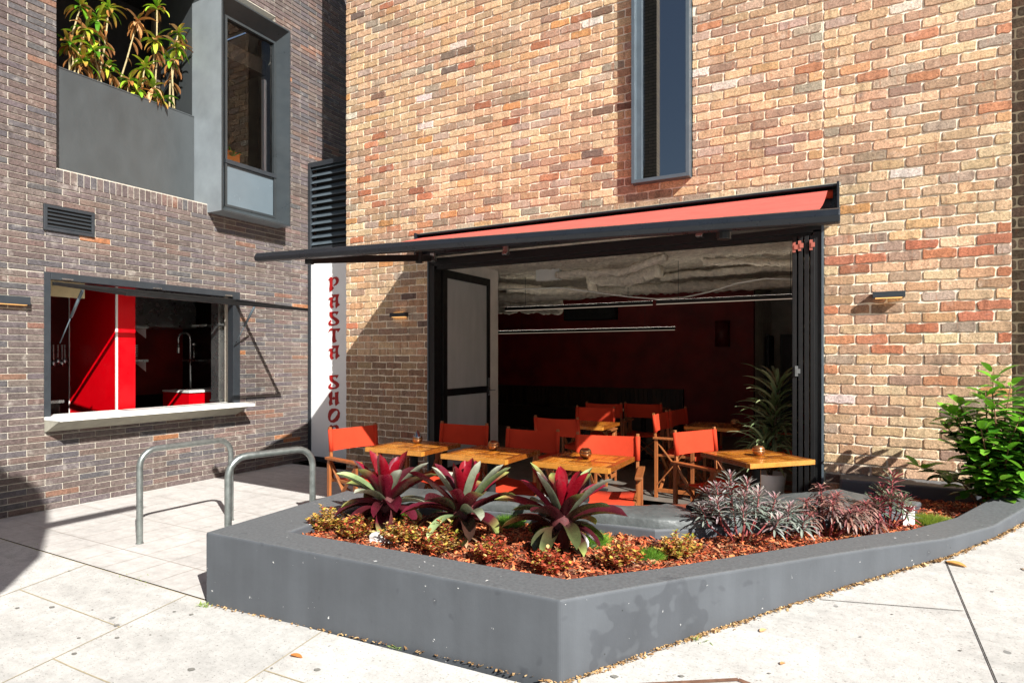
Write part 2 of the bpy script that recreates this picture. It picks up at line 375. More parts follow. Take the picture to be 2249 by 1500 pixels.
def on_street(x, y):
    q = ray(x, y); t = .8
    while t < 9:
        if q[2] * t + 1.48 < gz(q[0] * t, q[1] * t - 5.987): break
        t += .003
    return q[0] * t, q[1] * t - 5.987
mb = MB()
for x, y, rr in ((38, 1336, 1), (114, 1334, 1.3), (173, 1402, .8), (163, 1436, 1.1), (256, 1374, 1.3), (257, 1401, 1), (383, 1344, .8), (420, 1350, 1), (420, 1471, 1.4), (697, 1472, 1.2), (597, 1468, .5), (203, 1340, .5), (330, 1395, .5), (152, 1254, .8), (1350, 1487, 1.2), (1497, 1486, .9), (1690, 1480, .5), (1890, 1400, .4), (2110, 1430, .5), (1960, 1350, .4), (2180, 1300, .5)):
    cx, cy = on_street(x, y); k = 12
    mb.poly([(cx + .014 * rr * math.cos(6.283 * i / k) * (1 + .2 * math.sin(i * 2.2)), cy + .011 * rr * math.sin(6.283 * i / k), gz(cx, cy) + .004) for i in range(k)])
M['gum'] = pm('old_gum_stain', S('77756f'), .9, 0, .2, 40)
tag(mb.build('pavement_stains', M['gum']), kind='structure')
# ------------------------------------------------------------------ brick walls
def in_sub(u0, u1, z0, z1, holes):
    """clip a brick rectangle against openings; returns list of rects"""
    rs = [(u0, u1, z0, z1)]
    for (a, b, c, d) in holes:
        out = []
        for (p, q, r, t) in rs:
            if q <= a or p >= b or t <= c or r >= d: out.append((p, q, r, t)); continue
            zm = (r + t) / 2
            if c < zm < d:
                if p < a: out.append((p, a, r, t))
                if q > b: out.append((b, q, r, t))
            elif zm <= c: out.append((p, q, r, min(t, c)))
            else: out.append((p, q, max(r, d), t))
        rs = out
    return [x for x in rs if x[1] - x[0] > .025 and x[3] - x[2] > .018]
def brick_wall(mb, f, U0, U1, Z0, Z1, cw, ch, mo, zoff, uoff, holes, colf, jag, rnd, soldier=None, thick=.11, mdepth=.008):
    """f(u, z, d) -> world point with d the distance proud of the face"""
    r0 = math.floor((Z0 - zoff) / ch); r1 = math.ceil((Z1 - zoff) / ch)
    rects = []
    for r in range(r0, r1):
        z0 = zoff + r * ch + mo / 2; z1 = z0 + ch - mo
        sh = uoff + (cw / 2 if r % 2 else 0) + (random.uniform(-.012, .012) if jag > .002 else 0)
        k0 = math.floor((U0 - sh) / cw)
        k = k0
        while sh + k * cw < U1:
            a = sh + k * cw + mo / 2; b = a + cw - mo; k += 1
            a = max(a, U0); b = min(b, U1)
            if b - a < .03 or z1 < Z0 or z0 > Z1: continue
            rects += in_sub(a, b, max(z0, Z0), min(z1, Z1), holes)
    if soldier: rects += soldier
    for (a, b, c, d) in rects:
        w_, h_ = b - a, d - c
        col = colf((a + b) / 2, (c + d) / 2)
        fr = random.uniform(-.002, .004) if jag > .002 else random.uniform(-.0007, .0007)
        cr = min(h_, w_) * rnd * random.uniform(.6, 1.6)
        pts = [(a + cr, c), (a + w_ * .3, c), (a + w_ * .52, c), (a + w_ * .75, c), (b - cr, c), (b - cr * .3, c + cr * .3), (b, c + cr), (b, d - cr), (b - cr * .3, d - cr * .3), (b - cr, d),
               (a + w_ * .7, d), (a + w_ * .45, d), (a + w_ * .2, d), (a + cr, d), (a + cr * .3, d - cr * .3), (a, d - cr), (a, c + cr), (a + cr * .3, c + cr * .3)]
        if w_ < .07: pts = [p for i, p in enumerate(pts) if i not in (1, 2, 3, 10, 11, 12)]
        P = [(p[0] + random.uniform(-jag, jag) * .7, p[1] + random.uniform(-jag, jag)) for p in pts]
        cx, cz = (a + b) / 2, (c + d) / 2; n = len(P)
        bv = .0035 if jag > .002 else .0018
        def ins(p, t): 
            dx = cx - p[0]; dz = cz - p[1]; L = math.hypot(dx, dz); return (p[0] + math.copysign(min(t, abs(dx)), dx), p[1] + math.copysign(min(t, abs(dz)), dz))
        c2 = vary(col, .05, .02)
        back = [mb.vert(f(p[0], p[1], -.02), col) for p in P]
        mid = [mb.vert(f(p[0], p[1], fr - bv), col) for p in P]
        fro = [mb.vert(f(*ins(p, bv), fr), c2) for p in P]
        for i in range(n):
            j = (i + 1) % n
            mb.face((back[i], back[j], mid[j], mid[i]), 0); mb.face((mid[i], mid[j], fro[j], fro[i]), 0)
        mb.face(fro, 0)
    us = sorted({U0, U1} | {x for h in holes for x in h[:2] if U0 < x < U1}); zs = sorted({Z0, Z1} | {x for h in holes for x in h[2:] if Z0 < x < Z1})
    inhole = lambda u, z: any(h[0] < u < h[1] and h[2] < z < h[3] for h in holes)
    for i in range(len(us) - 1):
        for j in range(len(zs) - 1):
            if inhole((us[i] + us[i + 1]) / 2, (zs[j] + zs[j + 1]) / 2): continue
            q = ((us[i], zs[j]), (us[i + 1], zs[j]), (us[i + 1], zs[j + 1]), (us[i], zs[j + 1]))
            mb.poly([f(u, z, -mdepth) for u, z in q], mi=1); mb.poly([f(u, z, -thick) for u, z in q[::-1]], mi=1)
    for (a, b, c, d) in holes + [(U0, U1, Z0, Z1)]:
        a, b, c, d = max(a, U0), min(b, U1), max(c, Z0), min(d, Z1)
        q = ((a, c), (b, c), (b, d), (a, d))
        for i in range(4):
            p, r = q[i], q[(i + 1) % 4]
            mb.poly([f(*p, -mdepth), f(*r, -mdepth), f(*r, -thick), f(*p, -thick)], mi=1)
TAN = [(S('cbab84'), 24), (S('bf9d79'), 22), (S('b39274'), 16), (S('d2b58c'), 12), (S('a5886f'), 10), (S('b39f8a'), 8), (S('c6996a'), 5), (S('b97b57'), 4.5), (S('a35d42'), 2.4), (S('8f7d6d'), 5), (S('99907f'), 3), (S('c58a50'), 1.2), (S('604a40'), 2), (S('504847'), 1.2), (S('d6cdbe'), 1.8)]
RED = [(S('b06a50'), 26), (S('a35f4c'), 14), (S('b87c5e'), 16), (S('bf9a78'), 14), (S('a5866c'), 10), (S('84503f'), 5), (S('cfae88'), 10), (S('8b7a6a'), 5)]
TAN = [((mixc(c, S('bf9d79'), .22) if i > 4 else c), k * (1 if i < 7 else .62)) for i, (c, k) in enumerate(TAN)]
RED = [(mixc(c, S('b98a66'), .25), k) for c, k in RED]
TAN = [((c[0] * .98, c[1] * .985, c[2] * 1.06), k) for c, k in TAN]
def pick(P):
    t = random.uniform(0, sum(x[1] for x in P))
    for c, k in P:
        t -= k
        if t <= 0: return c
    return P[0][0]
def colB(u, z):
    k = 0
    if u > -.2 and 1.55 < z < 2.55: k = .5
    elif u < -4.3 and 1.6 < z < 3.9: k = .12
    elif z < 1.6 and u > -.2: k = .1
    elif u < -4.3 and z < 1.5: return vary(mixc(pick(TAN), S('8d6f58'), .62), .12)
    return vary(pick(RED) if random.random() < k else pick(TAN), .1)
bB = thing('brick_building', 'tan and orange brick cafe building with a wide folding door opening', 'building')
mb = MB()
DOORH = (-4.42, -.178, -1, 2.667)
WINH = (-1.86, -1.30, 3.22, 9)
ZB = 1.677 - math.ceil(1.677 / .0857) * .0857
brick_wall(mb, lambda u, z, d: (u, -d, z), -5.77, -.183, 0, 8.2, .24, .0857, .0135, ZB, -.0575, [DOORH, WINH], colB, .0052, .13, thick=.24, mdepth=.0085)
brick_wall(mb, lambda u, z, d: (u, -d, z), -.172, 1.12, 0, 5.2, .24, .0857, .0135, ZB, -.0575, [], colB, .0052, .13, thick=.24, mdepth=.0085)
brick_wall(mb, lambda u, z, d: (u, .35 - d, z), 1.12, 1.5, 0, 5.2, .24, .0857, .011, ZB, .02, [], lambda u, z: vary(S('8d7c70'), .3), .0028, .2, thick=.2)
mb.box((-.184, .006, 0), (-.171, .2, 6.6), mi=1)
mb.box((1.35, -.02, 0), (3.2, .6, 7), mi=1)  # unseen block right of the view, added to shade the recessed wall
mb.build('wall', [M['brickB'], M['mortarB']], bB)
# dark brick building ---------------------------------------------------
XA = -6.798
DK = [(S('6a5d5a'), 26), (S('645b5c'), 20), (S('70625c'), 18), (S('5a5759'), 10), (S('745f57'), 12), (S('84604f'), 3), (S('a86e46'), .9), (S('625450'), 14)]
def colA(u, z): return mixc(tuple(x * .92 for x in vary(pick(DK), .09, .02)), (.12, .11, .11), .15)
bA = thing('dark_brick_building', 'dark purple grey thin-brick building with a servery hatch', 'building')
SERV = (-2.99, -.82, .90, 2.31); REC = (-2.885, -.26, 3.33, 6.1)
sol = []
k = 0
while -2.885 + k * .062 < -1.23:
    a = -2.885 + k * .062; sol.append((a + .004, a + .058, 3.205, 3.327)); k += 1
mb = MB()
brick_wall(mb, lambda u, z, d: (XA + d, u, z), -4.6, 1.6, -.02, 7.2, .30, .0605, .0095, .0, .02, [SERV, REC, (-2.885, -1.23, 3.20, 3.34)], colA, .0008, .05, soldier=sol, thick=.3, mdepth=.009)
for (a, b_, c, d) in [(-2.885, -1.23, 3.20, 3.34)]:
    mb.poly([(XA - .008, a, c), (XA - .008, b_, c), (XA - .008, b_, d), (XA - .008, a, d)], mi=1)
mb.box((XA - .6, -9.5, -.8), (XA - .01, -4.6, 7.2), mi=2)
M['wallext'] = pm('dark_brick_far', S('6a5f5c'), .9, 0, .2, 20)
mb.build('wall', [M['brickA'], M['mortarA'], M['wallext']], bA)
# recess box, steel parapet panel, cheek plate
mb = MB()
mb.box((XA - 1.5, -2.95, 3.3), (XA - 1.45, -.2, 6.2)); mb.box((XA - 1.5, -2.95, 3.28), (XA - .3, -.2, 3.33)); mb.box((XA - 1.5, -2.95, 6.1), (XA - .3, -.2, 6.15)); mb.box((XA - 1.5, -2.99, 3.3), (XA - .3, -2.94, 6.2))
mb.build('balcony_recess', M['black'], bA)
mb = MB(); mb.box((XA - .27, -2.87, 3.33), (XA - .255, -1.275, 4.44)); mb.box((XA - .29, -2.88, 4.435), (XA - .25, -1.275, 4.45))
mb.build('parapet_panel', M['steel'], bA, bevel=.003)
mb = MB(); mb.box((XA - .95, -1.266, 3.31), (XA - .002, -1.25, 6.1))
mb.build('cheek_plate', M['steel'], bA, bevel=.002)
# bay window: outer box then splayed frame
BY0, BY1, BZ0, BZ1, BX = -1.27, -.24, 3.235, 5.85, XA + .26
fr = MB()
def ring(x0, x1, o, i, mi=0):
    # o, i = (y0,y1,z0,z1) rectangles at x0 (outer) and x1 (inner)
    def c(x, r): return [(x, r[0], r[2]), (x, r[1], r[2]), (x, r[1], r[3]), (x, r[0], r[3])]
    A, B = c(x0, o), c(x1, i)
    for k in range(4): fr.poly([A[k], A[(k + 1) % 4], B[(k + 1) % 4], B[k]], mi=mi)
OR = (BY0, BY1, BZ0, BZ1)
ring(XA - .3, BX, OR, OR, 1)  # side plates lighter than the cheek: light on the fold put into colour
ring(BX, BX - .002, OR, (BY0 + .02, BY1 - .02, BZ0 + .02, BZ1 - .02))
IR = (BY0 + .16, BY1 - .11, BZ0 + .10, BZ1 - .16)
ring(BX - .002, BX - .16, (BY0 + .02, BY1 - .02, BZ0 + .02, BZ1 - .02), IR)
IR2 = (IR[0] + .03, IR[1] - .03, IR[2] + .03, IR[3] - .03)
ring(BX - .15, BX - .15, IR, IR2); ring(BX - .15, BX - .22, IR2, IR2)
M['steel_dark'] = pm('dark_zinc', S('3c4245'), .35, .3, .12, 3)
wnd = fr.build('bay_window', [M['steel_dark'], M['steel_light']], bA)
wnd['label'] = 'projecting zinc bay window above the hatch'
mb = MB(); mb.box((BX - .19, IR[0], 3.87), (BX - .14, IR[1], 3.92)); mb.build('transom', M['frame'], wnd)
mb = MB(); mb.box((BX - .185, IR2[0], IR2[2]), (BX - .175, IR2[1], 3.87)); mb.build('lower_panel', M['panel_glass'], wnd)
mb = MB(); mb.poly([(BX - .19, IR2[0], 3.92), (BX - .19, IR2[1], 3.92), (BX - .19, IR2[1], IR2[3]), (BX - .19, IR2[0], IR2[3])]); mb.build('pane', M['glass'], wnd)
mb = MB(); mb.box((BX - .35, -.42, 3.92), (BX - .3, -.38, 5.2)); mb.build('inner_post', M['white'], wnd)
M['bay_in'] = pm('taupe_lining', S('5c544a'), .7, 0, .3, 5)
mb = MB(); mb.box((XA - 1.2, -1.24, 3.3), (XA - 1.15, -.2, 6)); mb.box((XA - 1.2, -.3, 3.3), (XA - .3, -.26, 6)); mb.box((XA - 1.2, -1.24, 3.3), (XA - .3, -.2, 3.34)); mb.box((XA-.8, -1.24, 5.35), (XA-.2, -.26, 5.55))
mb.build('room_lining', M['bay_in'], bA)
t = thing('window_planter_box', 'small orange box behind the bay window glass', 'box', (XA - .12, -.95, 3.93))
mb = MB(); mb.box((-.08, -.2, 0), (.03, .2, .17)); mb.build('box', M['orange'], t, bevel=.004)
mb = MB(); mb.box((-.09, -.21, .17), (.04, .21, .18)); mb.build('rim', M['orange'], t)
pl = MB()
def leafstrip(mb, p, d, up, L, W, droop=0.3, c0=(.1, .3, .05), c1=None, seg=5, fold=.25, prof=None, twist=0, tipc=None, mi=0):
    """one curved leaf: p base, d direction, droop bends towards -z"""
    p = Vector(p); d = Vector(d).normalized(); side = d.cross(Vector(up)).normalized()
    if side.length < .1: side = Vector((1, 0, 0))
    c1 = c1 or c0; rows = []; q = p.copy(); dd = d.copy()
    for i in range(seg + 1):
        t = i / seg
        wd = W * (prof(t) if prof else (math.sin(math.pi * min(1, t * .9 + .08)) ** .7))
        nrm = side.cross(dd).normalized()
        s2 = (side * math.cos(twist * t) + nrm * math.sin(twist * t))
        c = mixc(c0, c1, t)
        if tipc and t > .7: c = mixc(c, tipc, (t - .7) / .3)
        f = nrm * (-fold * wd)
        rows.append([mb.vert(q - s2 * wd / 2 - f * .5, c), mb.vert(q + f * .5, mixc(c, (0, 0, 0), .12)), mb.vert(q + s2 * wd / 2 - f * .5, c)])
        dd = (dd + Vector((0, 0, -1)) * droop / seg * (0.4 + 1.2 * t)).normalized(); q = q + dd * L / seg
    for a, b in zip(rows, rows[1:]):
        mb.face((a[0], a[1], b[1], b[0]), mi); mb.face((a[1], a[2], b[2], b[1]), mi)
for k in range(6): leafstrip(pl, (0, .1, .1), (random.uniform(-.3, 1), random.uniform(-1, 1), .8), (0, 0, 1), .16, .04, 1.0, S('6fae2a'))
pl.build('leaves', M['leaf'], t, smooth=True)
# corner: louvre, white panel, trims
mb = MB(); mb.box((XA, .30, 0), (XA + .05, .36, 4.27)); mb.box((XA + .05, .30, 4.2), (-5.6, .36, 4.27)); mb.box((XA + .05, .31, 3.0), (-5.6, .36, 3.06)); mb.box((XA + .05, .305, 0), (-5.6, .36, .07))
co = mb.build('corner_frame', M['frame'], bA, bevel=.002)
mb = MB()
for i in range(12):
    z = 3.12 + i * .098
    Mx = Matrix.Translation((0, .345, z)) @ Matrix.Rotation(R(52), 4, 'X')
    mb.box((XA + .05, -.045, -.003), (-5.6, .045, .003), Mx)
mb.build('louvre', M['frame_edge'], bA)
mb = MB(); mb.box((XA + .05, .42, 3.0), (-5.6, .43, 4.2)); mb.box((XA, .36, 4.25), (-5.55, 1.5, 4.27)); mb.build('louvre_backing', M['black'], bA)
mb = MB(); mb.box((XA + .05, .32, .07), (-5.6, .35, 3.0)); mb.build('sign_panel', M['white'], bA)
# ------------------------------------------------------------------ lettering
GL = {
'P': ([[(130,345),(148,318),(168,300),(190,316),(215,304),(245,300),(268,316),(276,345),(266,385),(238,415),(205,428),(206,412),(226,395),(238,365),(230,335),(212,325),(192,340),(187,380),(189,430),(207,456),(186,484),(166,500),(150,508),(145,460),(152,400),(150,352)]]),
'A': ([[(176,548),(280,538),(272,562),(262,600),(266,660),(290,682),(262,706),(235,735),(228,700),(232,642),(214,652),(192,650),(187,690),(207,714),(180,738),(160,716),(150,680),(160,628),(150,612),(130,616),(148,586),(185,578),(200,590),(196,568)], [(214,580),(232,578),(230,622),(212,632),(196,628),(190,604)]]),
'S': ([[(148,782),(270,774),(262,800),(244,826),(236,806),(205,800),(190,818),(205,845),(250,870),(280,900),(276,936),(246,962),(200,972),(150,970),(130,946),(136,920),(166,890),(172,910),(160,934),(190,950),(226,946),(236,920),(210,895),(168,865),(148,830)]]),
'T': ([[(128,1070),(146,1024),(166,1006),(210,1012),(294,1006),(284,1034),(262,1062),(254,1040),(232,1036),(226,1090),(230,1160),(248,1180),(228,1198),(196,1208),(184,1170),(190,1100),(190,1040),(160,1038),(146,1052)]]),
'H': ([[(138,525),(180,495),(188,520),(184,585),(206,570),(224,580),(222,510),(272,498),(266,560),(270,640),(286,652),(262,672),(232,698),(222,660),(224,605),(200,612),(184,602),(182,650),(196,664),(174,682),(148,695),(138,650),(150,600),(134,560)]]),
'O': ([[(130,800),(146,756),(180,732),(225,730),(268,745),(290,790),(286,850),(258,900),(210,926),(165,922),(136,890),(126,845)], [(160,856),(176,812),(215,770),(246,756),(262,774),(256,812),(222,862),(184,892),(162,886)]]),
}
SEQ = [('P', 700, 560, 0), ('A', 700, 560, 0), ('S', 700, 560, 0), ('T', 700, 560, 0), ('A', 700, 560, 700), ('S', 700, 780, -505), ('H', 700, 780, 0), ('O', 700, 780, 0), ('P', 700, 780, 655)]
for k, (ch, ox, oy, dy) in enumerate(SEQ):
    cu = bpy.data.curves.new('letter', 'CURVE'); cu.dimensions = '2D'; cu.fill_mode = 'BOTH'; cu.extrude = .003
    for loop in GL[ch]:
        sp = cu.splines.new('POLY'); sp.points.add(len(loop) - 1); sp.use_cyclic_u = True
        for pnt, (x, y) in zip(sp.points, loop):
            q = aty(ox + x / 6.25, oy + (y + dy) / 6.25, .316); pnt.co = (q.x, q.z, 0, 1)
    tmp = bpy.data.objects.new('tmp', cu); link(tmp)
    me = bpy.data.meshes.new_from_object(tmp); bpy.data.objects.remove(tmp)
    me.materials.clear(); me.materials.append(M['signred'])
    me.transform(Matrix.Translation((0, .317, 0)) @ Matrix.Rotation(R(90), 4, 'X'))
    o = bpy.data.objects.new('letter', me); link(o, bA); o['label'] = 'red letter %s of the vertical sign' % ch
# ------------------------------------------------------------------ hatch
hw = MB(); fy0, fy1, fz0, fz1 = SERV
for lo, hi in (((XA - .1, fy0, fz0), (XA + .004, fy0 + .055, fz1)), ((XA - .1, fy1 - .10, fz0), (XA + .004, fy1, fz1)), ((XA - .1, fy0 + .055, fz1 - .07), (XA + .012, fy1 - .10, fz1))):
    hw.box(lo, hi)
M['glass_thin'] = glassmat('thin_clear_glass', (.97, .98, .98), .12)
h = hw.build('hatch_window', M['frame'], bA, bevel=.002); h['label'] = 'servery hatch with its glazed sash propped out'
ha = Vector((XA + .02, 0, 2.20)); he = Vector((-5.515, 0, 2.035))
def hp(t, y, off=0): v = ha.lerp(he, t); return Vector((v.x, y, v.z + off))
mb = MB()
for y in (-2.91, -.90): mb.bar(hp(0, y), hp(1, y), .035, .032)
for t_ in (.015, .985): mb.bar(hp(t_, -2.93), hp(t_, -.88), .04, .032)
mb.build('sash', M['frame_black'], h, bevel=.002)
mb = MB(); mb.poly([hp(.02, -2.9), hp(.98, -2.9), hp(.98, -.9), hp(.02, -.9)]); mb.build('sash_glass', M['glass_thin'], h)
for y in (-2.86, -.93):
    mb = MB(); a = hp(.32, y, -.03); b_ = Vector((XA + .01, y + (.0 if y < -2 else .02), 1.62)); mid = a.lerp(b_, .5)
    mb.tube([a, mid], .014, 8); mb.tube([mid, b_], .006, 6); mb.build('gas_strut', M['frame_edge'], h, smooth=True)
for y in (-2.8, -1.9, -1.0):
    mb = MB(); mb.box((XA + .004, y - .05, 2.245), (XA + .03, y + .05, 2.26)); mb.build('hinge', M['stainless'], h)
# sill wedge
mb = MB(); y0, y1 = -2.99, -.83; x0, x1 = XA - .25, XA + .30
mb.box((x0, y0, .872), (x1, y1, .905)); mb.build('sill', M['sill'], bA, bevel=.003)
mb = MB(); pr = [(XA - .05, .871), (XA + .27, .871), (XA + .03, .762), (XA - .05, .762)]
A = [mb.vert((x, y0 + .003, z)) for x, z in pr]; B = [mb.vert((x, y1 - .06, z)) for x, z in pr]
mb.face(A); mb.face(B[::-1])
for i in range(4): mb.face((A[i], B[i], B[(i + 1) % 4], A[(i + 1) % 4]))
mb.build('sill_apron', M['sill_under'], bA)
# kitchen room
mb = MB()
mb.box((-9.65, -4.1, 0), (-9.6, .2, 2.8)); mb.box((-9.6, -4.1, 2.75), (XA - .3, .2, 2.8)); mb.box((-9.6, -4.15, 0), (XA - .3, -4.1, 2.8)); mb.box((-9.6, .2, 0), (XA - .3, .25, 2.8)); mb.box((-9.6, -4.1, -.05), (XA - .3, .2, 0))
M['kitchen_dark'] = pm('dark_tile', S('241a18'), .35, 0, .2, 8)
mb.build('kitchen_lining', M['kitchen_dark'], bA)
mb = MB(); mb.box((-9.59, -1.7, .9), (-9.56, .2, 2.4)); mb.build('splashback', M['redplaster'], bA)
t = thing('kitchen_pillar', 'tall glossy red laminate cabinet seen through the servery hatch', 'cabinet')
mb = MB(); mb.box((-8.31, -2.057, 0), (-7.3, -1.843, 2.74)); mb.build('body', M['redlam'], t)
mb = MB(); mb.box((-7.31, -2.062, .0), (-7.295, -2.04, 2.74)); mb.box((-8.315, -2.062, 0), (-8.30, -2.05, 2.74)); mb.build('edge_trim', M['plastic_white'], t)
t = thing('menu_board', 'plain cream board hanging at the top left of the hatch', 'board')
a = atx(113, 618, -7.1); b_ = atx(185, 656, -7.1)
mb = MB(); mb.box((-7.12, a.y - .1, b_.z), (-7.09, b_.y, b_.z + .35)); mb.build('board', M['cream'], t)
mb = MB(); mb.box((-7.085, b_.y - .1, b_.z - .012), (-7.08, b_.y - .09, b_.z)); mb.build('hook', M['stainless'], t)
t = thing('range_hood', 'stainless steel range hood over the kitchen cooktop', 'range hood')
a = atx(299, 655, -8.6); b_ = atx(430, 716, -8.6)
mb = MB(); mb.box((-9.5, a.y - .1, b_.z), (-8.6, b_.y, b_.z + .5)); mb.build('hood', M['stainless'], t)
mb = MB(); mb.box((-9.5, a.y - .1, b_.z - .04), (-8.58, b_.y, b_.z - .002)); mb.build('lip', M['stainless'], t)
def shelf(px0, px1, py, X, label, plates=0, jars=0):
    a = atx(px0, py, X); b_ = atx(px1, py, X); t = thing('wall_shelf', label, 'shelf', group='steel kitchen shelves')
    mb = MB(); mb.box((X - .35, a.y, a.z - .03), (X, b_.y, a.z)); mb.build('shelf_board', M['stainless'], t)
    mb = MB(); mb.poly([(X - .02, b_.y - .02, a.z - .03), (X - .02, b_.y - .02, a.z - .16), (X - .3, b_.y - .02, a.z - .03)]); mb.build('bracket', M['plastic_white'], t)
    return a, b_
shelf(240, 326, 713, -8.0, 'upper steel shelf just right of the red cabinet'); a, b_ = shelf(240, 326, 790, -8.0, 'lower steel shelf carrying the stacked white plates')
t = thing('plate_stack', 'stack of white plates on the kitchen shelf', 'plates', (-8.17, b_.y - .16, a.z))
for i in range(7):
    mb = MB(); mb.lathe([(.06, i * .028), (.11, i * .028 + .018), (.112, i * .028 + .02), (.05, i * .028 + .008)], 18); mb.build('plate', M['plastic_white'], t, smooth=True)
a, b_ = shelf(430, 520, 790, -9.0, 'lower steel shelf holding glass jars, far right')
shelf(455, 520, 712, -8.0, 'upper steel shelf at the right end of the hatch')
for i in range(4):
    y = a.y + .1 + i * .16
    t = thing('glass_jar', ['squat', 'tall', 'wide', 'narrow'][i] + ' glass jar on the right kitchen shelf, ' + ['first', 'second', 'third', 'last'][i] + ' in the row', 'jar', (-9.2, y, a.z), group='glass jars in the kitchen')
    mb = MB(); mb.lathe([(.05, 0), (.055, .02), (.055, .2 + .03 * (i % 2)), (.04, .23)], 14); mb.build('jar', M['glass'], t, smooth=True)
    mb = MB(); mb.lathe([(.045, .232), (.045, .26)], 14); mb.build('lid', M['stainless'], t)
t = thing('kitchen_column', 'narrow stainless steel post at the right side of the hatch', 'post')
a = atx(480, 700, -7.15); b_ = atx(494, 700, -7.15)
mb = MB(); mb.box((-7.3, a.y, .9), (-7.15, b_.y, 2.74)); mb.build('post', M['stainless'], t)
mb = MB(); mb.box((-7.32, a.y - .01, .9), (-7.13, b_.y + .01, .93)); mb.build('foot', M['stainless'], t)
t = thing('kitchen_counter', 'red kitchen counter with a pale top at the lower right of the hatch', 'counter')
a = atx(415, 858, -8.0); b_ = atx(480, 858, -8.0)
mb = MB(); mb.box((-8.6, a.y, .2), (-8.0, b_.y + .3, a.z - .03)); mb.build('counter_body', M['redlam'], t)
mb = MB(); mb.box((-8.6, a.y - .01, a.z - .03), (-7.98, b_.y + .3, a.z)); mb.build('counter_top', M['sill'], t)
t = thing('kitchen_bench', 'low steel bench in the dark kitchen corner at the left', 'bench')
a = atx(113, 880, -7.5); b_ = atx(141, 880, -7.5)
mb = MB(); mb.box((-8.2, a.y - .3, a.z - .03), (-7.5, b_.y, a.z)); mb.build('bench_top', M['stainless'], t)
mb = MB(); mb.box((-8.15, a.y - .3, .2), (-7.55, b_.y - .02, a.z - .03)); mb.build('bench_body', M['kitchen_dark'], t)
for i, px in enumerate((117, 127, 136, 142)):
    a = atx(px, 757, -8.2); b_ = atx(px, 797 - (i % 2) * 5, -8.2)
    t = thing('hanging_utensil', ['ladle', 'pair of tongs', 'long spoon', 'whisk'][i] + ' hanging in the dark left end of the kitchen', 'utensil', group='utensils hanging in the kitchen')
    mb = MB(); mb.tube([a, b_], .009, 6); mb.build('handle', M['stainless'], t)
    mb = MB(); mb.lathe([(.001, -.05), (.03, -.02), (.02, .02), (.005, .04)], 10, Matrix.Translation(b_)); mb.build('head', M['stainless'], t, smooth=True)
t = thing('sink_tap', 'tall spring neck tap over the kitchen sink', 'tap')
a = atx(418, 858, -8.3); b_ = atx(418, 745, -8.3)
pts = [a] + [b_ + Vector((0, -.09 + .09 * math.cos(R(k)), .09 * math.sin(R(k)))) for k in range(0, 181, 20)] + [b_ + Vector((0, -.18, -.12))]
mb = MB(); mb.tube(pts, .014, 8); mb.build('neck', M['stainless'], t, smooth=True)
mb = MB(); mb.tube([pts[-1], pts[-1] + Vector((0, 0, -.08))], .02, 8); mb.build('spray_head', M['stainless'], t)
# ------------------------------------------------------------------ wall vents and wall lights
def vent(y0, y1, z0, z1, label):
    t = thing('wall_vent', label, 'vent', (XA, (y0 + y1) / 2, z0)); hw_ = (y1 - y0) / 2; H = z1 - z0
    mb = MB(); b = .03
    mb.box((0, -hw_, 0), (.022, hw_, b)); mb.box((0, -hw_, H - b), (.022, hw_, H)); mb.box((0, -hw_, b), (.022, -hw_ + b, H - b)); mb.box((0, hw_ - b, b), (.022, hw_, H - b)); mb.build('frame', M['frame'], t, bevel=.002)
    mb = MB(); n = 5
    for i in range(n):
        z = b + (i + .5) * (H - 2 * b) / n
        mb.box((-.022, -hw_ + b, -.002), (.022, hw_ - b, .002), Matrix.Translation((.004, 0, z)) @ Matrix.Rotation(R(42), 4, 'Y'))
    mb.build('slats', M['frame'], t)
    mb = MB(); mb.box((.001, -hw_ + .01, .01), (.003, hw_ - .01, H - .01)); mb.build('backing', M['black'], t)
vent(-3.0, -2.546, 2.712, 2.962, 'grey slatted vent in the dark brick wall above the hatch')
lamp_m = pm('warm_lamp', (.1, .1, .1), .5, emit=(1, .5, .15, .9))
def wall_light(loc, rz, L, dpt, hgt, label, up=False):
    t = thing('wall_light', label, 'wall light', loc, rz, 'bar shaped wall lights')
    mb = MB(); mb.box((-L / 2, -dpt, -hgt / 2), (L / 2, 0, hgt / 2)); mb.build('body', M['frame'], t, bevel=.002)
    mb = MB(); mb.box((-L / 2 + .02, -dpt + .015, -hgt / 2 - .004), (L / 2 - .02, -.01, -hgt / 2 - .001)); mb.build('lamp', lamp_m, t)
    if up: mb = MB(); mb.box((-L / 2 + .05, -dpt + .015, hgt / 2 + .001), (L / 2 - .05, -.01, hgt / 2 + .004)); mb.build('lamp', lamp_m, t)
wall_light((.307, 0, 2.0), 0, .23, .09, .048, 'bar wall light on the sunlit brick right of the door')
wall_light((-4.86, 0, 2.007), 0, .24, .07, .05, 'bar wall light on the shaded brick left of the door', True)
wall_light((XA, -3.33, 2.01), R(90), .40, .07, .075, 'bar wall light on dark brick at the left edge')
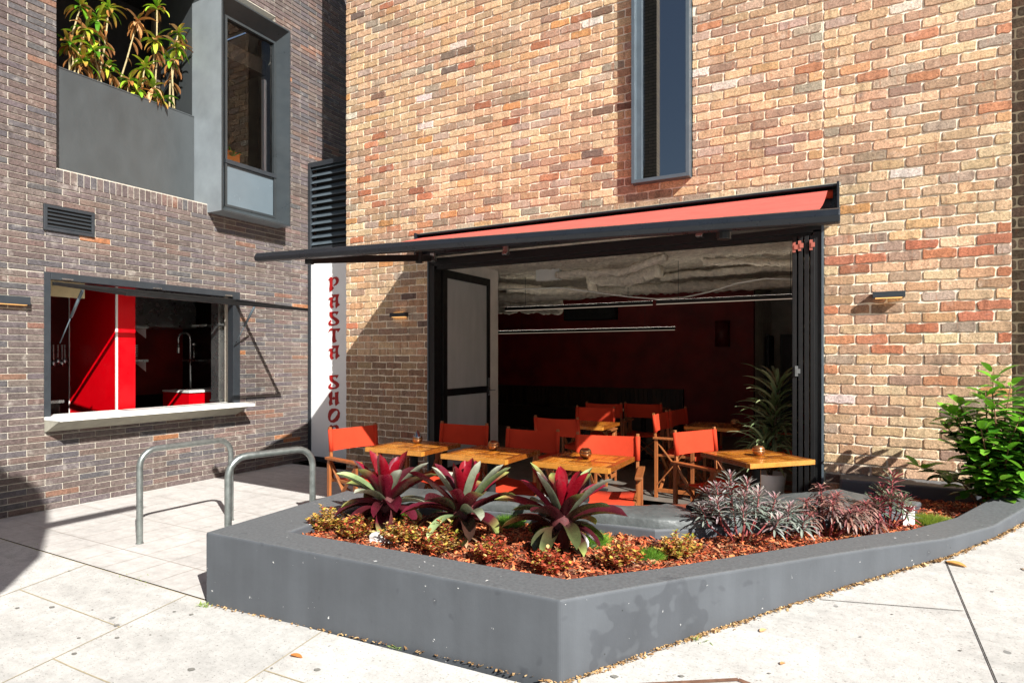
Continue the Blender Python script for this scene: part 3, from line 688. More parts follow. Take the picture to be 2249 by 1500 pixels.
# ------------------------------------------------------------------ tall window in the tan wall
x0, x1, z0, z1 = -1.876, -1.308, 3.205, 5.6
mb = MB(); th = .035; P = .10
mb.box((x0, -P, z0), (x0 + th, .2, z1)); mb.box((x1 - th, -P, z0), (x1, .2, z1)); mb.box((x0 + th, -P, z0), (x1 - th, .2, z0 + th))
tw = mb.build('tall_window', M['frame_edge'], bB, bevel=.002); tw['label'] = 'tall narrow window in a grey metal surround'
mb = MB(); mb.box((x0 + th, -.03, z0 + th), (x0 + th + .05, .05, z1)); mb.box((x1 - th - .012, -.03, z0 + th), (x1 - th, .05, z1)); mb.build('sash', M['frame_edge'], tw)
mb = MB(); mb.poly([(x0 + .08, -.0, z0 + .03), (x1 - .04, 0, z0 + .03), (x1 - .04, 0, z1), (x0 + .08, 0, z1)]); mb.build('pane', M['glass_dark'], tw)
mb = MB(); mb.box((x0, .35, z0), (x1, .4, z1)); mb.build('blind', M['kitchen_dark'], tw)
# ------------------------------------------------------------------ folding door
df = MB()
df.box((-4.42, -.012, 0), (-4.34, .14, 2.60)); df.box((-.26, -.012, 0), (-.178, .14, 2.60)); df.box((-4.42, -.012, 2.58), (-.178, .14, 2.668))
d_ = df.build('folding_door', M['frame_black'], bB, bevel=.003); d_['label'] = 'black framed folding door folded open to both sides'
mb = MB(); mb.box((-.19, -.03, 0), (-.172, -.013, 2.67)); mb.build('edge_trim', M['frame_edge'], d_)
mb = MB(); mb.box((-4.435, -.025, 0), (-4.42, -.001, 2.67)); mb.build('edge_trim', M['frame_edge'], d_)
mb = MB(); mb.box((-4.33, .02, 2.54), (-.27, .12, 2.58)); mb.build('track', M['frame_black'], d_)
for i in range(4):
    x = -.42 + i * .048
    mb = MB(); y0, y1 = -.06 + .004 * i, .88
    mb.box((x, y0, .01), (x + .034, y0 + .06, 2.545)); mb.box((x, y1 - .06, .01), (x + .034, y1, 2.545)); mb.box((x, y0 + .06, 2.46), (x + .034, y1 - .06, 2.545)); mb.box((x, y0 + .06, .01), (x + .034, y1 - .06, .1))
    mb.build('door_leaf', M['frame_black'], d_, bevel=.002)
    mb = MB(); mb.box((x + .012, y0 + .06, .1), (x + .02, y1 - .06, 2.46)); mb.build('leaf_glass', M['glass'], d_)
for x, z in ((-.405, 2.45), (-.36, 2.46), (-.27, 2.46), (-.385, 1.36)):
    mb = MB(); mb.box((x - .012, -.072, z - .045), (x + .012, -.058, z + .045)); mb.box((x + .0, -.078, z - .02), (x + .03, -.066, z + .02)); mb.build('hinge', M['hinge'] if z > 2 else M['stainless'], d_)
# open leaf along the white wall
mb = MB(); X = -4.36; ya, yb = .15, 1.27
for lo, hi in (((X, ya, .01), (X + .04, ya + .09, 2.56)), ((X, yb - .07, .01), (X + .04, yb, 2.56)), ((X, ya + .09, 2.46), (X + .04, yb - .07, 2.56)), ((X, ya + .09, 1.0), (X + .04, yb - .07, 1.09)), ((X, ya + .09, .01), (X + .04, yb - .07, .12))): mb.box(lo, hi)
mb.build('door_leaf', M['frame_black'], d_, bevel=.002)
mb = MB(); mb.box((X + .015, ya + .09, .12), (X + .022, yb - .07, 1.0)); mb.box((X + .015, ya + .09, 1.09), (X + .022, yb - .07, 2.46)); mb.build('leaf_glass', M['glass_frost'], d_)
mb = MB(); mb.tube([(X + .04, yb - .035, 1.03), (X + .08, yb - .035, 1.03), (X + .08, yb + .06, 1.03)], .008, 8); mb.box((X + .04, yb - .055, .96), (X + .048, yb - .015, 1.2)); mb.build('handle', M['stainless'], d_)
# ------------------------------------------------------------------ cafe interior
grid_sheet('interior_floor', [-7.5, -4, 0, 1], [0, 3, 9], lambda x, y: 0, M['floor_in'])
mb = MB(); mb.box((-4.52, .14, 0), (-4.41, 1.64, 2.9)); mb.build('return_wall', M['ply'], bB)
mb = MB(); mb.box((-7.5, 6, 0), (-1.5, 6.2, 3.4)); mb.build('back_wall', M['redplaster'], bB)
mb = MB(); mb.box((-7.55, .4, 0), (-7.5, 6.1, 3.4)); mb.box((-5.6, .25, 0), (-4.52, .4, 3.4)); mb.build('side_wall', M['kitchen_dark'], bB)
mb = MB(); mb.box((-.12, .24, 0), (-.02, 9, 3.4)); mb.box((-1.6, 6.2, 0), (-1.5, 9, 3.4)); mb.box((-1.6, 9, 0), (0, 9.1, 3.4)); mb.build('corridor_wall', M['ply'], bB)
mb = MB(); mb.box((-1.45, 7.6, 0), (-1.40, 8.6, 1.95)); mb.box((-1.3, 8.95, 0), (-.6, 8.99, 2.0)); mb.build('corridor_door', M['kitchen_dark'], bB)
mb = MB(); mb.box((-7.6, .45, 3.35), (.1, 9.2, 3.45)); mb.box((-5.6, .2, 3.35), (.1, .45, 3.45)); mb.build('roof_slab', M['kitchen_dark'], bB)
# sprayed ceiling: bumpy sheet
from mathutils import noise as mnoise
def fbm(x, y, z=0, o=4):
    v = 0; a = 1; f = 1
    for _ in range(o): v += a * mnoise.noise(Vector((x * f, y * f, z))); a *= .5; f *= 2.1
    return v
mb = MB(); nx, ny = 190, 150; idx = []
for i in range(nx + 1):
    row = []
    for j in range(ny + 1):
        x = -6.5 + 6.4 * i / nx; y = .16 + 6.0 * j / ny
        z = 2.74 + .03 * fbm(x * 9, y * 9) + .012 * mnoise.noise(Vector((x * 60, y * 60, 0)))
        z += .018 * fbm(x * 24, y * 24, 5, 3)
        if y > 1.8: z += .03 * fbm(x * 1.6, y * 2.2, 3) + .04 * abs(mnoise.noise(Vector((x * .7 + y * .9, y * 2.0, 8))))
        row.append(mb.vert((x, y, z)))
    idx.append(row)
for i in range(nx):
    for j in range(ny):
        if i < 58 and j < 8: continue
        mb.face((idx[i][j], idx[i][j + 1], idx[i + 1][j + 1], idx[i + 1][j]))
mb.build('ceiling', M['foam'], bB, smooth=True)
def lumpy(p, r, name='insulated_pipe', par=None, n=14, k=60, amp=.3, sd=0):
    p = [Vector(q) for q in p]; L = [0]
    for a, b in zip(p, p[1:]): L.append(L[-1] + (b - a).length)
    pts = []
    for i in range(k + 1):
        s = L[-1] * i / k; j = max(q for q in range(len(L)) if L[q] <= s + 1e-9); j = min(j, len(p) - 2)
        t = (s - L[j]) / (L[j + 1] - L[j]); v = p[j].lerp(p[j + 1], t)
        pts.append(v + Vector((0, 0, .02 * mnoise.noise(v * 3 + Vector((sd, 0, 0))))))
    mb = MB(); mb.tube(pts, [r * (1 + amp * fbm(q.x * 7, q.y * 7, sd)) for q in pts], n)
    v2 = []
    for v in mb.v:
        V = Vector(v); q = mnoise.noise(V * 22) * .022 + mnoise.noise(V * 50) * .012; v2.append((v[0], v[1] + q, v[2] + q))
    mb.v = v2; return mb.build(name, M['foam'], par, smooth=True)
pipes = [([(-6.4, 3.3, 2.50), (-4.6, 3.4, 2.52), (-3.2, 3.5, 2.56), (-1.6, 3.5, 2.55), (-.2, 3.4, 2.56)], .085, 150),
         ([(-6.4, 2.6, 2.60), (-4.9, 2.6, 2.62), (-4.3, 2.9, 2.56), (-3.7, 3.3, 2.55)], .07, 90),
         ([(-6.6, 4.2, 2.45), (-5.4, 4.2, 2.45), (-4.6, 4.3, 2.42)], .14, 60),
         ([(-3.6, 1.9, 2.66), (-2.6, 1.75, 2.60), (-1.9, 1.3, 2.68)], .05, 70),
         ([(-3.3, 2.5, 2.66), (-2.7, 2.3, 2.56), (-2.2, 2.2, 2.66)], .09, 50),
         ([(-2.4, 3.0, 2.66), (-1.2, 2.6, 2.64), (-.2, 2.9, 2.68)], .05, 70),
         ([(-3.5, 2.9, 2.8), (-3.45, 2.95, 2.5)], .07, 20), ([(-1.6, 2.0, 2.70), (-.6, 2.2, 2.64), (-.2, 2.1, 2.7)], .045, 50)]
for i, (p, r, k) in enumerate(pipes): lumpy(p, r, 'insulated_pipe', bB, k=k, sd=i * 3.7)
mb = MB(); cpts = [aty(x, y, 2.4) for x, y in ((1095, 636), (1180, 634), (1230, 632), (1300, 641), (1380, 652), (1440, 657), (1500, 654), (1560, 641), (1620, 622), (1680, 612), (1742, 614))]
mb.tube(cpts, .011, 6); mb.build('conduit', M['plastic_white'], bB, smooth=True)
mb = MB()
mb.box((-7.4, 5.9, 0), (-2.76, 5.99, .86)); [mb.box((-7.4 + i * .09, 5.885, 0), (-7.4 + i * .09 + .082, 5.9, .86), col=vary((1, 1, 1), .35)) for i in range(51)]
mb.box((-7.4, 5.5, .40), (-2.76, 5.88, .46)); mb.box((-7.4, 5.55, 0), (-2.76, 5.88, .4))
tag(mb.build('banquette', M['dkwood']), 'long dark timber banquette along the red back wall', 'bench')
def pendant(a, b, ceil, label, cords=2):
    a = Vector(a); b = Vector(b); t = thing('pendant_light', label, 'pendant light', a, 0, 'thin linear pendant lights')
    mb = MB(); mb.bar(Vector(), b - a, .04, .05); mb.build('bar', M['frame_black'], t)
    mb = MB(); mb.bar(Vector((0, 0, -.03)), b - a + Vector((0, 0, -.03)), .02, .008); mb.build('diffuser', pend_m, t)
    mb = MB(); mb.bar(Vector((0, 0, .0256)), b - a + Vector((0, 0, .0256)), .024, .001); mb.build('added_uplight', up_m, t)
    for k in (.15, .85):
        p = (b - a) * k; mb = MB(); mb.tube([p, p + Vector((0, 0, ceil - a.z))], .003, 5); mb.build('cord', M['frame_black'], t)
pend_m = pm('warm_diffuser', (.5, .45, .4), .5, emit=(1, .8, .62, .15))
up_m = pm('added_ceiling_fill', (.5, .45, .4), .5, emit=(1, .9, .75, 3.5))  # added glow strip on the pendants, put in to brighten the ceiling
pendant((-4.77, 2.5, 2.25), (-2.395, 2.5, 2.25), 2.75, 'linear pendant light left of centre under the sprayed ceiling')
pendant((-2.2, 2.0, 2.21), (-.3, 2.0, 2.21), 2.75, 'linear pendant light nearest the right side of the opening')
pendant((-6.05, 4.5, 1.98), (-2.573, 4.5, 1.98), 2.75, 'lowest linear pendant light, nearest the back wall')
t = thing('sign_box', 'small blank white box fixed under the ceiling', 'box', (-3.77, 2.0, 2.59))
mb = MB(); mb.box((-.185, -.05, 0), (.185, .05, .2)); mb.build('box', M['plastic_white'], t, bevel=.004)
mb = MB(); mb.box((-.01, -.01, .2), (.01, .01, .3)); mb.build('stem', M['plastic_white'], t)
t = thing('wall_sconce', 'dark red cylindrical sconce on the back wall', 'sconce', (-2.04, 5.93, 1.68))
mb = MB(); mb.lathe([(.13, 0), (.13, .48), (.125, .48), (.125, 0)], 20); mb.build('shade', pm('dark_red_shade', S('5a120e'), .5), t, smooth=True)
mb = MB(); mb.box((-.03, .0, .2), (.03, .07, .28)); mb.build('bracket', M['black'], t)
t = thing('air_conditioner', 'black air conditioner unit high on the back wall', 'air conditioner', (-4.65, 5.85, 2.25))
mb = MB(); mb.box((-.56, -.1, 0), (.56, .15, .29)); mb.build('casing', M['black'], t, bevel=.02)
mb = MB(); mb.box((-.5, -.108, .03), (.5, -.101, .07)); mb.build('vent_flap', M['frame_black'], t)
# ------------------------------------------------------------------ awning
aw = thing('awning', 'red retractable awning with a charcoal front bar over the cafe opening', 'awning')
ax0, ax1 = -4.51, -.072
mb = MB()
mb.box((ax0, -.13, 2.935), (ax1, 0, 2.955)); mb.box((ax0, -.02, 2.70), (ax1, -.002, 2.935)); mb.box((ax0, -.14, 2.69), (ax1, -.002, 2.705))
mb.build('cassette', M['awning_metal'], aw, bevel=.003)
mb = MB(); mb.box((ax1, -.16, 2.68), (ax1 + .02, 0, 2.965)); mb.box((ax0 - .02, -.16, 2.68), (ax0, 0, 2.965)); mb.build('end_cap', M['awning_metal'], aw, bevel=.003)
mb = MB(); mb.tube([(ax0 + .02, -.075, 2.88), (ax1 - .03, -.075, 2.88)], .036, 14); mb.build('roller', M['canvas'], aw, smooth=True)
mb = MB(); mb.box((ax0 - .03, -.004, 2.957), (ax1 + .03, -.03, 2.985)); mb.build('flashing', M['sill_under'], aw)
FL = Vector((-4.20, -2.60, 2.293)); FR = Vector((-.055, -2.72, 2.145))
WL = Vector((ax0 + .06, -.08, 2.915)); WR = Vector((ax1 - .07, -.08, 2.915))
mb = MB(); nu, nv = 40, 16; G = []
for i in range(nu + 1):
    row = []
    for j in range(nv + 1):
        u = i / nu; v = j / nv
        a = WL.lerp(WR, u); b = (FL + Vector((.06, 0, .03))).lerp(FR + Vector((-.07, 0, .03)), u); p = a.lerp(b, v)
        sag = -.05 * math.sin(math.pi * v) * (1 - .25 * math.cos(u * 6)) - .008 * math.sin(u * 17) * math.sin(math.pi * v)
        row.append(mb.vert((p.x, p.y, p.z + sag)))
    G.append(row)
for i in range(nu):
    for j in range(nv): mb.face((G[i][j], G[i + 1][j], G[i + 1][j + 1], G[i][j + 1]))
mb.build('fabric', M['awning'], aw, smooth=True)
mb = MB(); d = (FR - FL).normalized(); prof = [(-.035, -.03), (-.045, 0), (-.03, .03), (.0, .042), (.03, .03), (.035, -.01), (.01, -.035)]
A = [mb.vert(FL - d * .03 + Vector((0, y, z))) for y, z in prof]; B = [mb.vert(FR + d * .03 + Vector((0, y, z))) for y, z in prof]
for i in range(len(prof)): mb.face((A[i], A[(i + 1) % 7], B[(i + 1) % 7], B[i]))
mb.face(A[::-1]); mb.face(B)
mb.build('front_bar', M['awning_metal'], aw, bevel=.006, seg=3)
def arm(sh, el, fb):
    mb = MB(); mb.bar(sh, el, .045, .07); mb.bar(el, fb, .04, .06); mb.tube([Vector(el) + Vector((0, 0, -.05)), Vector(el) + Vector((0, 0, .05))], .035, 12); mb.tube([Vector(fb) + Vector((0, 0, -.035)), Vector(fb) + Vector((0, 0, .03))], .035, 12)
    mb.build('arm', M['frame_black'], aw, bevel=.004)
arm((-4.35, -.08, 2.66), (-3.62, -1.25, 2.44), (-3.72, -2.53, 2.25)); arm((-.25, -.08, 2.66), (-.82, -1.25, 2.42), (-.56, -2.66, 2.13))
for x in (-4.25, -3.27, -1.2):
    mb = MB(); mb.box((x - .03, -.18, 2.62), (x + .03, -.13, 2.70)); mb.box((x - .03, -.20, 2.60), (x + .03, -.12, 2.625)); mb.build('bracket', M['stainless'], aw, bevel=.004)
# ------------------------------------------------------------------ planter, bench, mulch
def ptop(p): return max(.43, gz(*p) + .055) if p[0] > .3 else .43
def ctop(i, p): 
    return .43 if i < 8 else [.445, .50, .57, .64][i - 8]
pw = thing('raised_planter', 'charcoal painted concrete planter wall wrapping the garden bed', 'planter')
mb = MB()
o_t = [mb.vert((*p, ctop(i, p))) for i, p in enumerate(OUT)]; i_t = [mb.vert((*p, ctop(i, p))) for i, p in enumerate(INN)]
o_b = [mb.vert((*p, -.4)) for p in OUT]; i_b = [mb.vert((*p, -.4)) for p in INN]
for k in range(len(OUT) - 1):
    mb.face((o_t[k], o_t[k + 1], i_t[k + 1], i_t[k])[::-1]); mb.face((o_b[k], o_b[k + 1], o_t[k + 1], o_t[k])[::-1] if False else (o_b[k], o_b[k + 1], o_t[k + 1], o_t[k])); mb.face((i_t[k], i_t[k + 1], i_b[k + 1], i_b[k]))
mb.face((o_b[0], o_t[0], i_t[0], i_b[0])); mb.face((o_b[-1], i_b[-1], i_t[-1], o_t[-1]))
o = mb.build('wall', M['planter'], pw, bevel=.013, seg=3)
bm = bmesh.new(); bm.from_mesh(o.data); bmesh.ops.recalc_face_normals(bm, faces=bm.faces); bm.to_mesh(o.data); bm.free()
def offpath(P, dst):
    out = []
    for i, p in enumerate(P):
        a = Vector(P[max(i - 1, 0)]); b = Vector(P[min(i + 1, len(P) - 1)]); d = (b - a).normalized(); out.append((p[0] - d.y * dst, p[1] + d.x * dst))
    return out
BP = [(-3.3, -2.50), (-2.8, -2.42), (-2.1, -2.25), (-1.35, -2.19), (-1.1, -2.14), (-.9, -1.99), (-.5, -1.6), (.0, -1.08), (.18, -.86), (.24, -.62)]
def ribbon(name, P, half, z0, z1, mat, par, bevel, ends=(0, 0), sub=0):
    mb = MB(); hs = [half * (.66 if p[0] < -1.2 else .85 if p[0] < -.8 else 1.05) for p in P]; L_ = [offpath(P, h)[i] for i, h in enumerate(hs)]; R_ = [offpath(P, -h)[i] for i, h in enumerate(hs)]
    a = [mb.vert((*p, z1)) for p in L_]; b = [mb.vert((*p, z1)) for p in R_]; c = [mb.vert((*p, z0)) for p in L_]; d = [mb.vert((*p, z0)) for p in R_]
    for k in range(len(P) - 1):
        mb.face((a[k], a[k + 1], b[k + 1], b[k])); mb.face((c[k], c[k + 1], a[k + 1], a[k])); mb.face((b[k], b[k + 1], d[k + 1], d[k]))
        if z0 > 0: mb.face((d[k], d[k + 1], c[k + 1], c[k]))
    mb.face((a[0], b[0], d[0], c[0])); mb.face((a[-1], c[-1], d[-1], b[-1]))
    o = mb.build(name, mat, par, bevel=bevel, seg=4)
    bm = bmesh.new(); bm.from_mesh(o.data); bmesh.ops.recalc_face_normals(bm, faces=bm.faces)
    bm.to_mesh(o.data); bm.free()
    for p in o.data.polygons: p.use_smooth = bevel > .02
    return o
ribbon('bench_base', BP, .235, 0, .435, M['planter'], pw, .015)
mb = MB(); mb.box((-.05, -.30, .0), (1.3, -.002, .485)); mb.build('rear_ledge', M['planter'], pw, bevel=.02, seg=3)
def resample(P, n):
    P = [Vector(p) for p in P]; L = [0]
    for a, b in zip(P, P[1:]): L.append(L[-1] + (b - a).length)
    out = []
    for i in range(n + 1):
        s = L[-1] * i / n; j = max(q for q in range(len(L)) if L[q] <= s + 1e-9); j = min(j, len(P) - 2); t = (s - L[j]) / (L[j + 1] - L[j]); out.append(tuple(P[j].lerp(P[j + 1], t)))
    return out
def cushion(P, label, sd):
    P = resample(P, 40); mb = MB(); nv = 12; half = .225; G = []
    T = [];
    for i, p in enumerate(P):
        a = Vector(P[max(i - 1, 0)]); b = Vector(P[min(i + 1, len(P) - 1)]); d = (b - a).normalized(); nn = Vector((-d.y, d.x)); row = []
        e = min(1, min(i, len(P) - 1 - i) / 1.5); 
        for j in range(nv + 1):
            ph = math.pi * j / nv; cx = -math.cos(ph); cz = math.sin(ph)
            cx = math.copysign(abs(cx) ** .35, cx) * half * (.93 + .07 * e) * (.66 if p[0] < -1.2 else 1.05 if p[0] > -.8 else .66 + .39 * (p[0] + 1.2) / .4); h = .065 * (cz ** .3 if cz > 0 else 0) * (.6 + .4 * e)
            x = p[0] + nn.x * cx; y = p[1] + nn.y * cx
            z = .436 + h + .010 * fbm(x * 5 + sd, y * 7) * (1 if 0 < j < nv else 0) + .004 * mnoise.noise(Vector((x * 22, y * 9, sd)))
            row.append(mb.vert((x, y, z)))
        G.append(row)
    for i in range(len(G) - 1):
        for j in range(nv): mb.face((G[i][j], G[i][j + 1], G[i + 1][j + 1], G[i + 1][j]))
    mb.face(G[0]); mb.face(G[-1][::-1])
    o = mb.build('seat_cushion', M['vinyl'], smooth=True); tag(o, label, 'cushion', 'vinyl bench cushions'); return o
cushion([(-3.1, -2.47), (-2.8, -2.42), (-2.1, -2.25), (-1.35, -2.19), (-1.1, -2.14), (-.95, -2.03), (-.86, -1.95)], 'long grey vinyl cushion on the straight part of the bench', 1)
cushion([(-.82, -1.9), (-.5, -1.6), (.0, -1.08), (.14, -.90)], 'shorter grey vinyl cushion on the angled part of the bench', 5)
BED = [(-2.98, -3.42), (-1.15, -3.35), (-.85, -2.95), (-.6, -2.62), (-.25, -2.17), (0, -1.82), (.29, -1.5), (.57, -1.08), (.76, -.78), (1.05, -.29), (.42, -.29), (.38, -.75), (.30, -.98), (-.35, -1.76), (-.78, -2.2), (-1.1, -2.28), (-1.4, -2.33), (-2.1, -2.39), (-2.8, -2.56), (-3.1, -2.62)]
def inbed(x, y):
    c = False; n = len(BED)
    for i in range(n):
        x1, y1 = BED[i]; x2, y2 = BED[(i + 1) % n]
        if (y1 > y) != (y2 > y) and x < (x2 - x1) * (y - y1) / (y2 - y1) + x1: c = not c
    return c
def mz(x, y): return .372 + .018 * mnoise.noise(Vector((x * 2.2, y * 2.2, 0))) + (.03 * max(0, x - .3))
mb = MB()
bm = bmesh.new(); vs = [bm.verts.new((x, y, .37)) for x, y in BED]; bm.faces.new(vs); bmesh.ops.triangulate(bm, faces=bm.faces)
bmesh.ops.subdivide_edges(bm, edges=bm.edges, cuts=5, use_grid_fill=True)
for v in bm.verts: v.co.z = mz(v.co.x, v.co.y) - .008
bm.verts.index_update()
CH = [S('c05a30'), S('cf7042'), S('a34a28'), S('8a3c22'), S('cf7b4a'), S('6e2f1c'), S('9a6a4a'), S('b98a62'), S('5a3424')]
for v in bm.verts: mb.vert(v.co, S('7a3a22'))
for f in bm.faces: mb.face([v.index for v in f.verts])
bm.free()
cnt = 0
while cnt < 15000:
    x = random.uniform(-3.1, 1.1); y = random.uniform(-3.45, -.25)
    if not inbed(x, y): continue
    cnt += 1; L = random.uniform(.012, .045); W = random.uniform(.005, .014); a = random.uniform(0, 6.3); tl = random.gauss(0, .35); tr = random.gauss(0, .5)
    z = mz(x, y) + random.uniform(-.004, .014)
    u = Vector((math.cos(a) * math.cos(tl), math.sin(a) * math.cos(tl), math.sin(tl))); v = Vector((-math.sin(a), math.cos(a), math.sin(tr))).normalized(); c = vary(random.choice(CH), .25)
    p = Vector((x, y, z)); nn = u.cross(v) * .003
    mb.poly([p - u * L / 2 - v * W / 2, p + u * L / 2 - v * W * .3, p + u * L * .45 + v * W / 2, p - u * L * .4 + v * W / 2], c)
    if L > .03: mb.poly([p - u * L / 2 - v * W / 2 , p + u * L / 2 - v * W * .3, p + u * L / 2 - v * W * .3 - nn * 1.5, p - u * L / 2 - v * W / 2 - nn * 1.5], mixc(c, (0, 0, 0), .3))
tag(mb.build('mulch', M['chips']), 'orange brown bark mulch covering the garden bed', 'mulch', kind='stuff')
# ------------------------------------------------------------------ plants
def bromeliad(loc, rz, s, label, seed):
    random.seed(seed); t = thing('bromeliad', label, 'bromeliad', loc, rz, 'large red bromeliads')
    t.rotation_euler = (random.uniform(-.12, .12), random.uniform(-.12, .12), rz)
    out = MB(); inn = MB()
    n = 34
    for i in range(n):
        k = i / n; az = i * 2.39996 + random.uniform(-.25, .25)
        tilt = R(12 + 74 * k ** .85) + random.uniform(-.14, .14)   # from vertical
        L = s * (.19 + .185 * math.sin(math.pi * min(1, k * .9 + .1))) * random.uniform(.85, 1.12); W = s * random.uniform(.068, .098)
        base = Vector((math.cos(az), math.sin(az), 0)) * .02 * s + Vector((0, 0, .20 * s * (1 - k * .55) + .03))
        d = Vector((math.cos(az) * math.sin(tilt), math.sin(az) * math.sin(tilt), math.cos(tilt)))
        pr = lambda t: (.6 + .42 * math.sin(math.pi * min(t * .95, 1))) * (1 if t < .74 else max(.0, (1 - ((t - .74) / .26) ** 2)) ** .5 + .03)
        if k < .17: c0, c1 = S('5c0812'), S('8c0e20'); mbx = inn
        elif k < .5:
            c0, c1 = S('4c1420'), random.choice([S('8a1c34'), S('98203a'), S('4b2226'), S('6f1a2c'), S('7c1c30')]); mbx = out
        else:
            c0, c1 = S('3e1418'), random.choice([S('33201c'), S('3a2a20'), S('4a5636'), S('4c1a24'), S('5a1828')]); mbx = out
        tip = S('9fae62') if random.random() < .5 and k > .2 else None
        if random.random() < .13 and k > .25: c0, c1, tip = S('5c6c48'), S('8da070'), S('b8c68a')
        if random.random() < .17 and .1 < k < .7: c0, c1, tip = S('4e5a3e'), S('a4ad94'), S('c6cab8')
        leafstrip(mbx, base, d, (0, 0, 1), L, W, .5 + 1.7 * k * k, vary(c0, .15), vary(c1, .15), 9, .38, pr, random.uniform(-.5, .5), tip)
    out.build('outer_leaves', M['brom'], t, smooth=True); inn.build('inner_leaves', M['brom'], t, smooth=True)
    mb = MB(); mb.lathe([(.045 * s, -.02), (.052 * s, .06 * s), (.07 * s, .14 * s), (.055 * s, .24 * s)], 12, col=S('4e1a1c'))
    for k in range(9):
        a = k * .7; leafstrip(mb, (math.cos(a) * .06 * s, math.sin(a) * .06 * s, .04), (math.cos(a), math.sin(a), .1), (0, 0, 1), .09, .03, 1.5, S('6b4a34'), S('a98a68'), 4)
    mb.build('stem', M['stem'], t, smooth=True)
B3 = [((-2.60, -2.93, .37), 0.2, .98, 'bromeliad with a crimson heart, leftmost of the three', 11), ((-2.02, -2.93, .37), 1.3, 1.02, 'bromeliad with pale upright leaves, middle of the three', 25), ((-1.43, -2.80, .37), 2.6, .99, 'bromeliad with bright red cup, rightmost of the three', 38)]
for b in B3: bromeliad(*b)
def coprosma(loc, r, label, seed, red):
    random.seed(seed); t = thing('coprosma_shrub', label, 'small shrub', loc, 0, 'low bronze and yellow shrubs along the planter edge')
    st = MB(); lf = MB(); n = 26
    for i in range(n):
        az = i * 2.4; rr = r * math.sqrt((i + .5) / n); h = r * 1.15 * (1 - .55 * (rr / r) ** 2) * random.uniform(.7, 1.15)
        p0 = Vector((rr * .3 * math.cos(az), rr * .3 * math.sin(az), 0)); p1 = Vector((rr * math.cos(az), rr * math.sin(az), h)); st.tube([p0, p0.lerp(p1, .5) + Vector((0, 0, .01)), p1], .002, 5, col=S('5a3a2a'))
        for k in range(20):
            tt = 1 - (k / 20) * .6; p = p0.lerp(p1, tt); a2 = k * 2.4 + i; up = .75 - .5 * (k / 20)
            d = Vector((math.cos(a2), math.sin(a2), up + random.uniform(-.2, .3)))
            c = random.choice([S('d9c25a'), S('c9a24a'), S('8aa03a'), S('e0c887')] if random.random() > red else [S('a8402c'), S('c2563a'), S('7c2e24'), S('b8604a')])
            leafstrip(lf, p, d, (0, 0, 1), random.uniform(.020, .032), random.uniform(.012, .018), .5, vary(c, .2), vary(mixc(c, S('c86a4a'), .35), .2), 3, .2)
    st.build('stems', M['stem'], t); lf.build('foliage', M['leaf'], t, smooth=True)
CP = [((-2.90, -3.13), .125, .25, 'yellow and bronze low shrub in the left corner of the bed'), ((-2.63, -3.16), .105, .5, 'bronze low shrub second from the left in the bed'), ((-2.31, -3.12), .12, .4, 'yellow green low shrub just right of the white rock'), ((-2.02, -3.14), .13, .45, 'low shrub in front of the middle bromeliad'),
      ((-1.68, -3.14), .10, .7, 'reddish low shrub left of the rightmost bromeliad'), ((-1.34, -3.13), .10, .85, 'reddest low shrub beneath the rightmost bromeliad'), ((-1.04, -2.90), .11, .55, 'low shrub right of the rightmost bromeliad'), ((-.82, -2.55), .11, .2, 'yellow low shrub beside the green grass tuft')]
for i, (p, r, red, lb) in enumerate(CP): coprosma((*p, mz(*p) - .01), r * 1.18, lb, 50 + i, red)
def mound(loc, r, h, label, seed, col=(S('5f9a1e'), S('8fbf3a'))):
    random.seed(seed); mb = MB()
    for i in range(int(1500 * (r / .12) ** 1.6)):
        a = random.uniform(0, 6.28); q = r * math.sqrt(random.random()); hh = h * math.sqrt(max(0, 1 - (q / r) ** 2)) * random.uniform(.6, 1)
        p = Vector((q * math.cos(a), q * math.sin(a), hh * .55)); d = Vector((math.cos(a) * q / r, math.sin(a) * q / r, .9)) + Vector((random.gauss(0, .35), random.gauss(0, .35), 0))
        d.normalize(); L = h * random.uniform(.35, .75) + .008; s = d.cross(Vector((random.random(), random.random(), .1))).normalized() * .0014
        c = vary(mixc(col[0], col[1], random.random()), .2); e = p + d * L
        mb.face((mb.vert(p - s, mixc(c, (0, 0, 0), .2)), mb.vert(p + s, c), mb.vert(e, mixc(c, S('c8d878'), .3))))
    mb.lathe([(r * .97, -.02), (r * .9, h * .25), (r * .6, h * .5), (r * .2, h * .6), (.001, h * .62)], 16, col=S('3c5a16'))
    o = mb.build('grass_tuft', M['grass'], smooth=True); o.location = loc; tag(o, label, 'grass tuft', 'green moss-like grass tufts')
GR = [((-2.80, -2.95), .09, .06, 'bright grass tuft between the corner shrub and the left bromeliad'), ((-2.66, -2.72), .11, .08, 'grass tuft behind the leftmost bromeliad'), ((-2.33, -2.60), .12, .09, 'grass tuft between the left and middle bromeliads'), ((-1.95, -2.47), .10, .07, 'grass tuft behind the middle bromeliad, near the bench'), ((-1.70, -2.50), .07, .05, 'small grass tuft left of the rightmost bromeliad'),
      ((-1.34, -2.56), .10, .07, 'grass tuft at the right foot of the rightmost bromeliad'), ((-.96, -2.66), .08, .055, 'grass tuft left of the yellow shrub'), ((.50, -1.10), .13, .06, 'yellow green grass tuft at the right end of the bed')]
for i, (p, r, h_, lb) in enumerate(GR): mound((*p, mz(*p)), r, h_, lb, 80 + i, (S('7c9a2a'), S('b3bf4a')) if i == 7 else (S('4f9418'), S('86c030')))
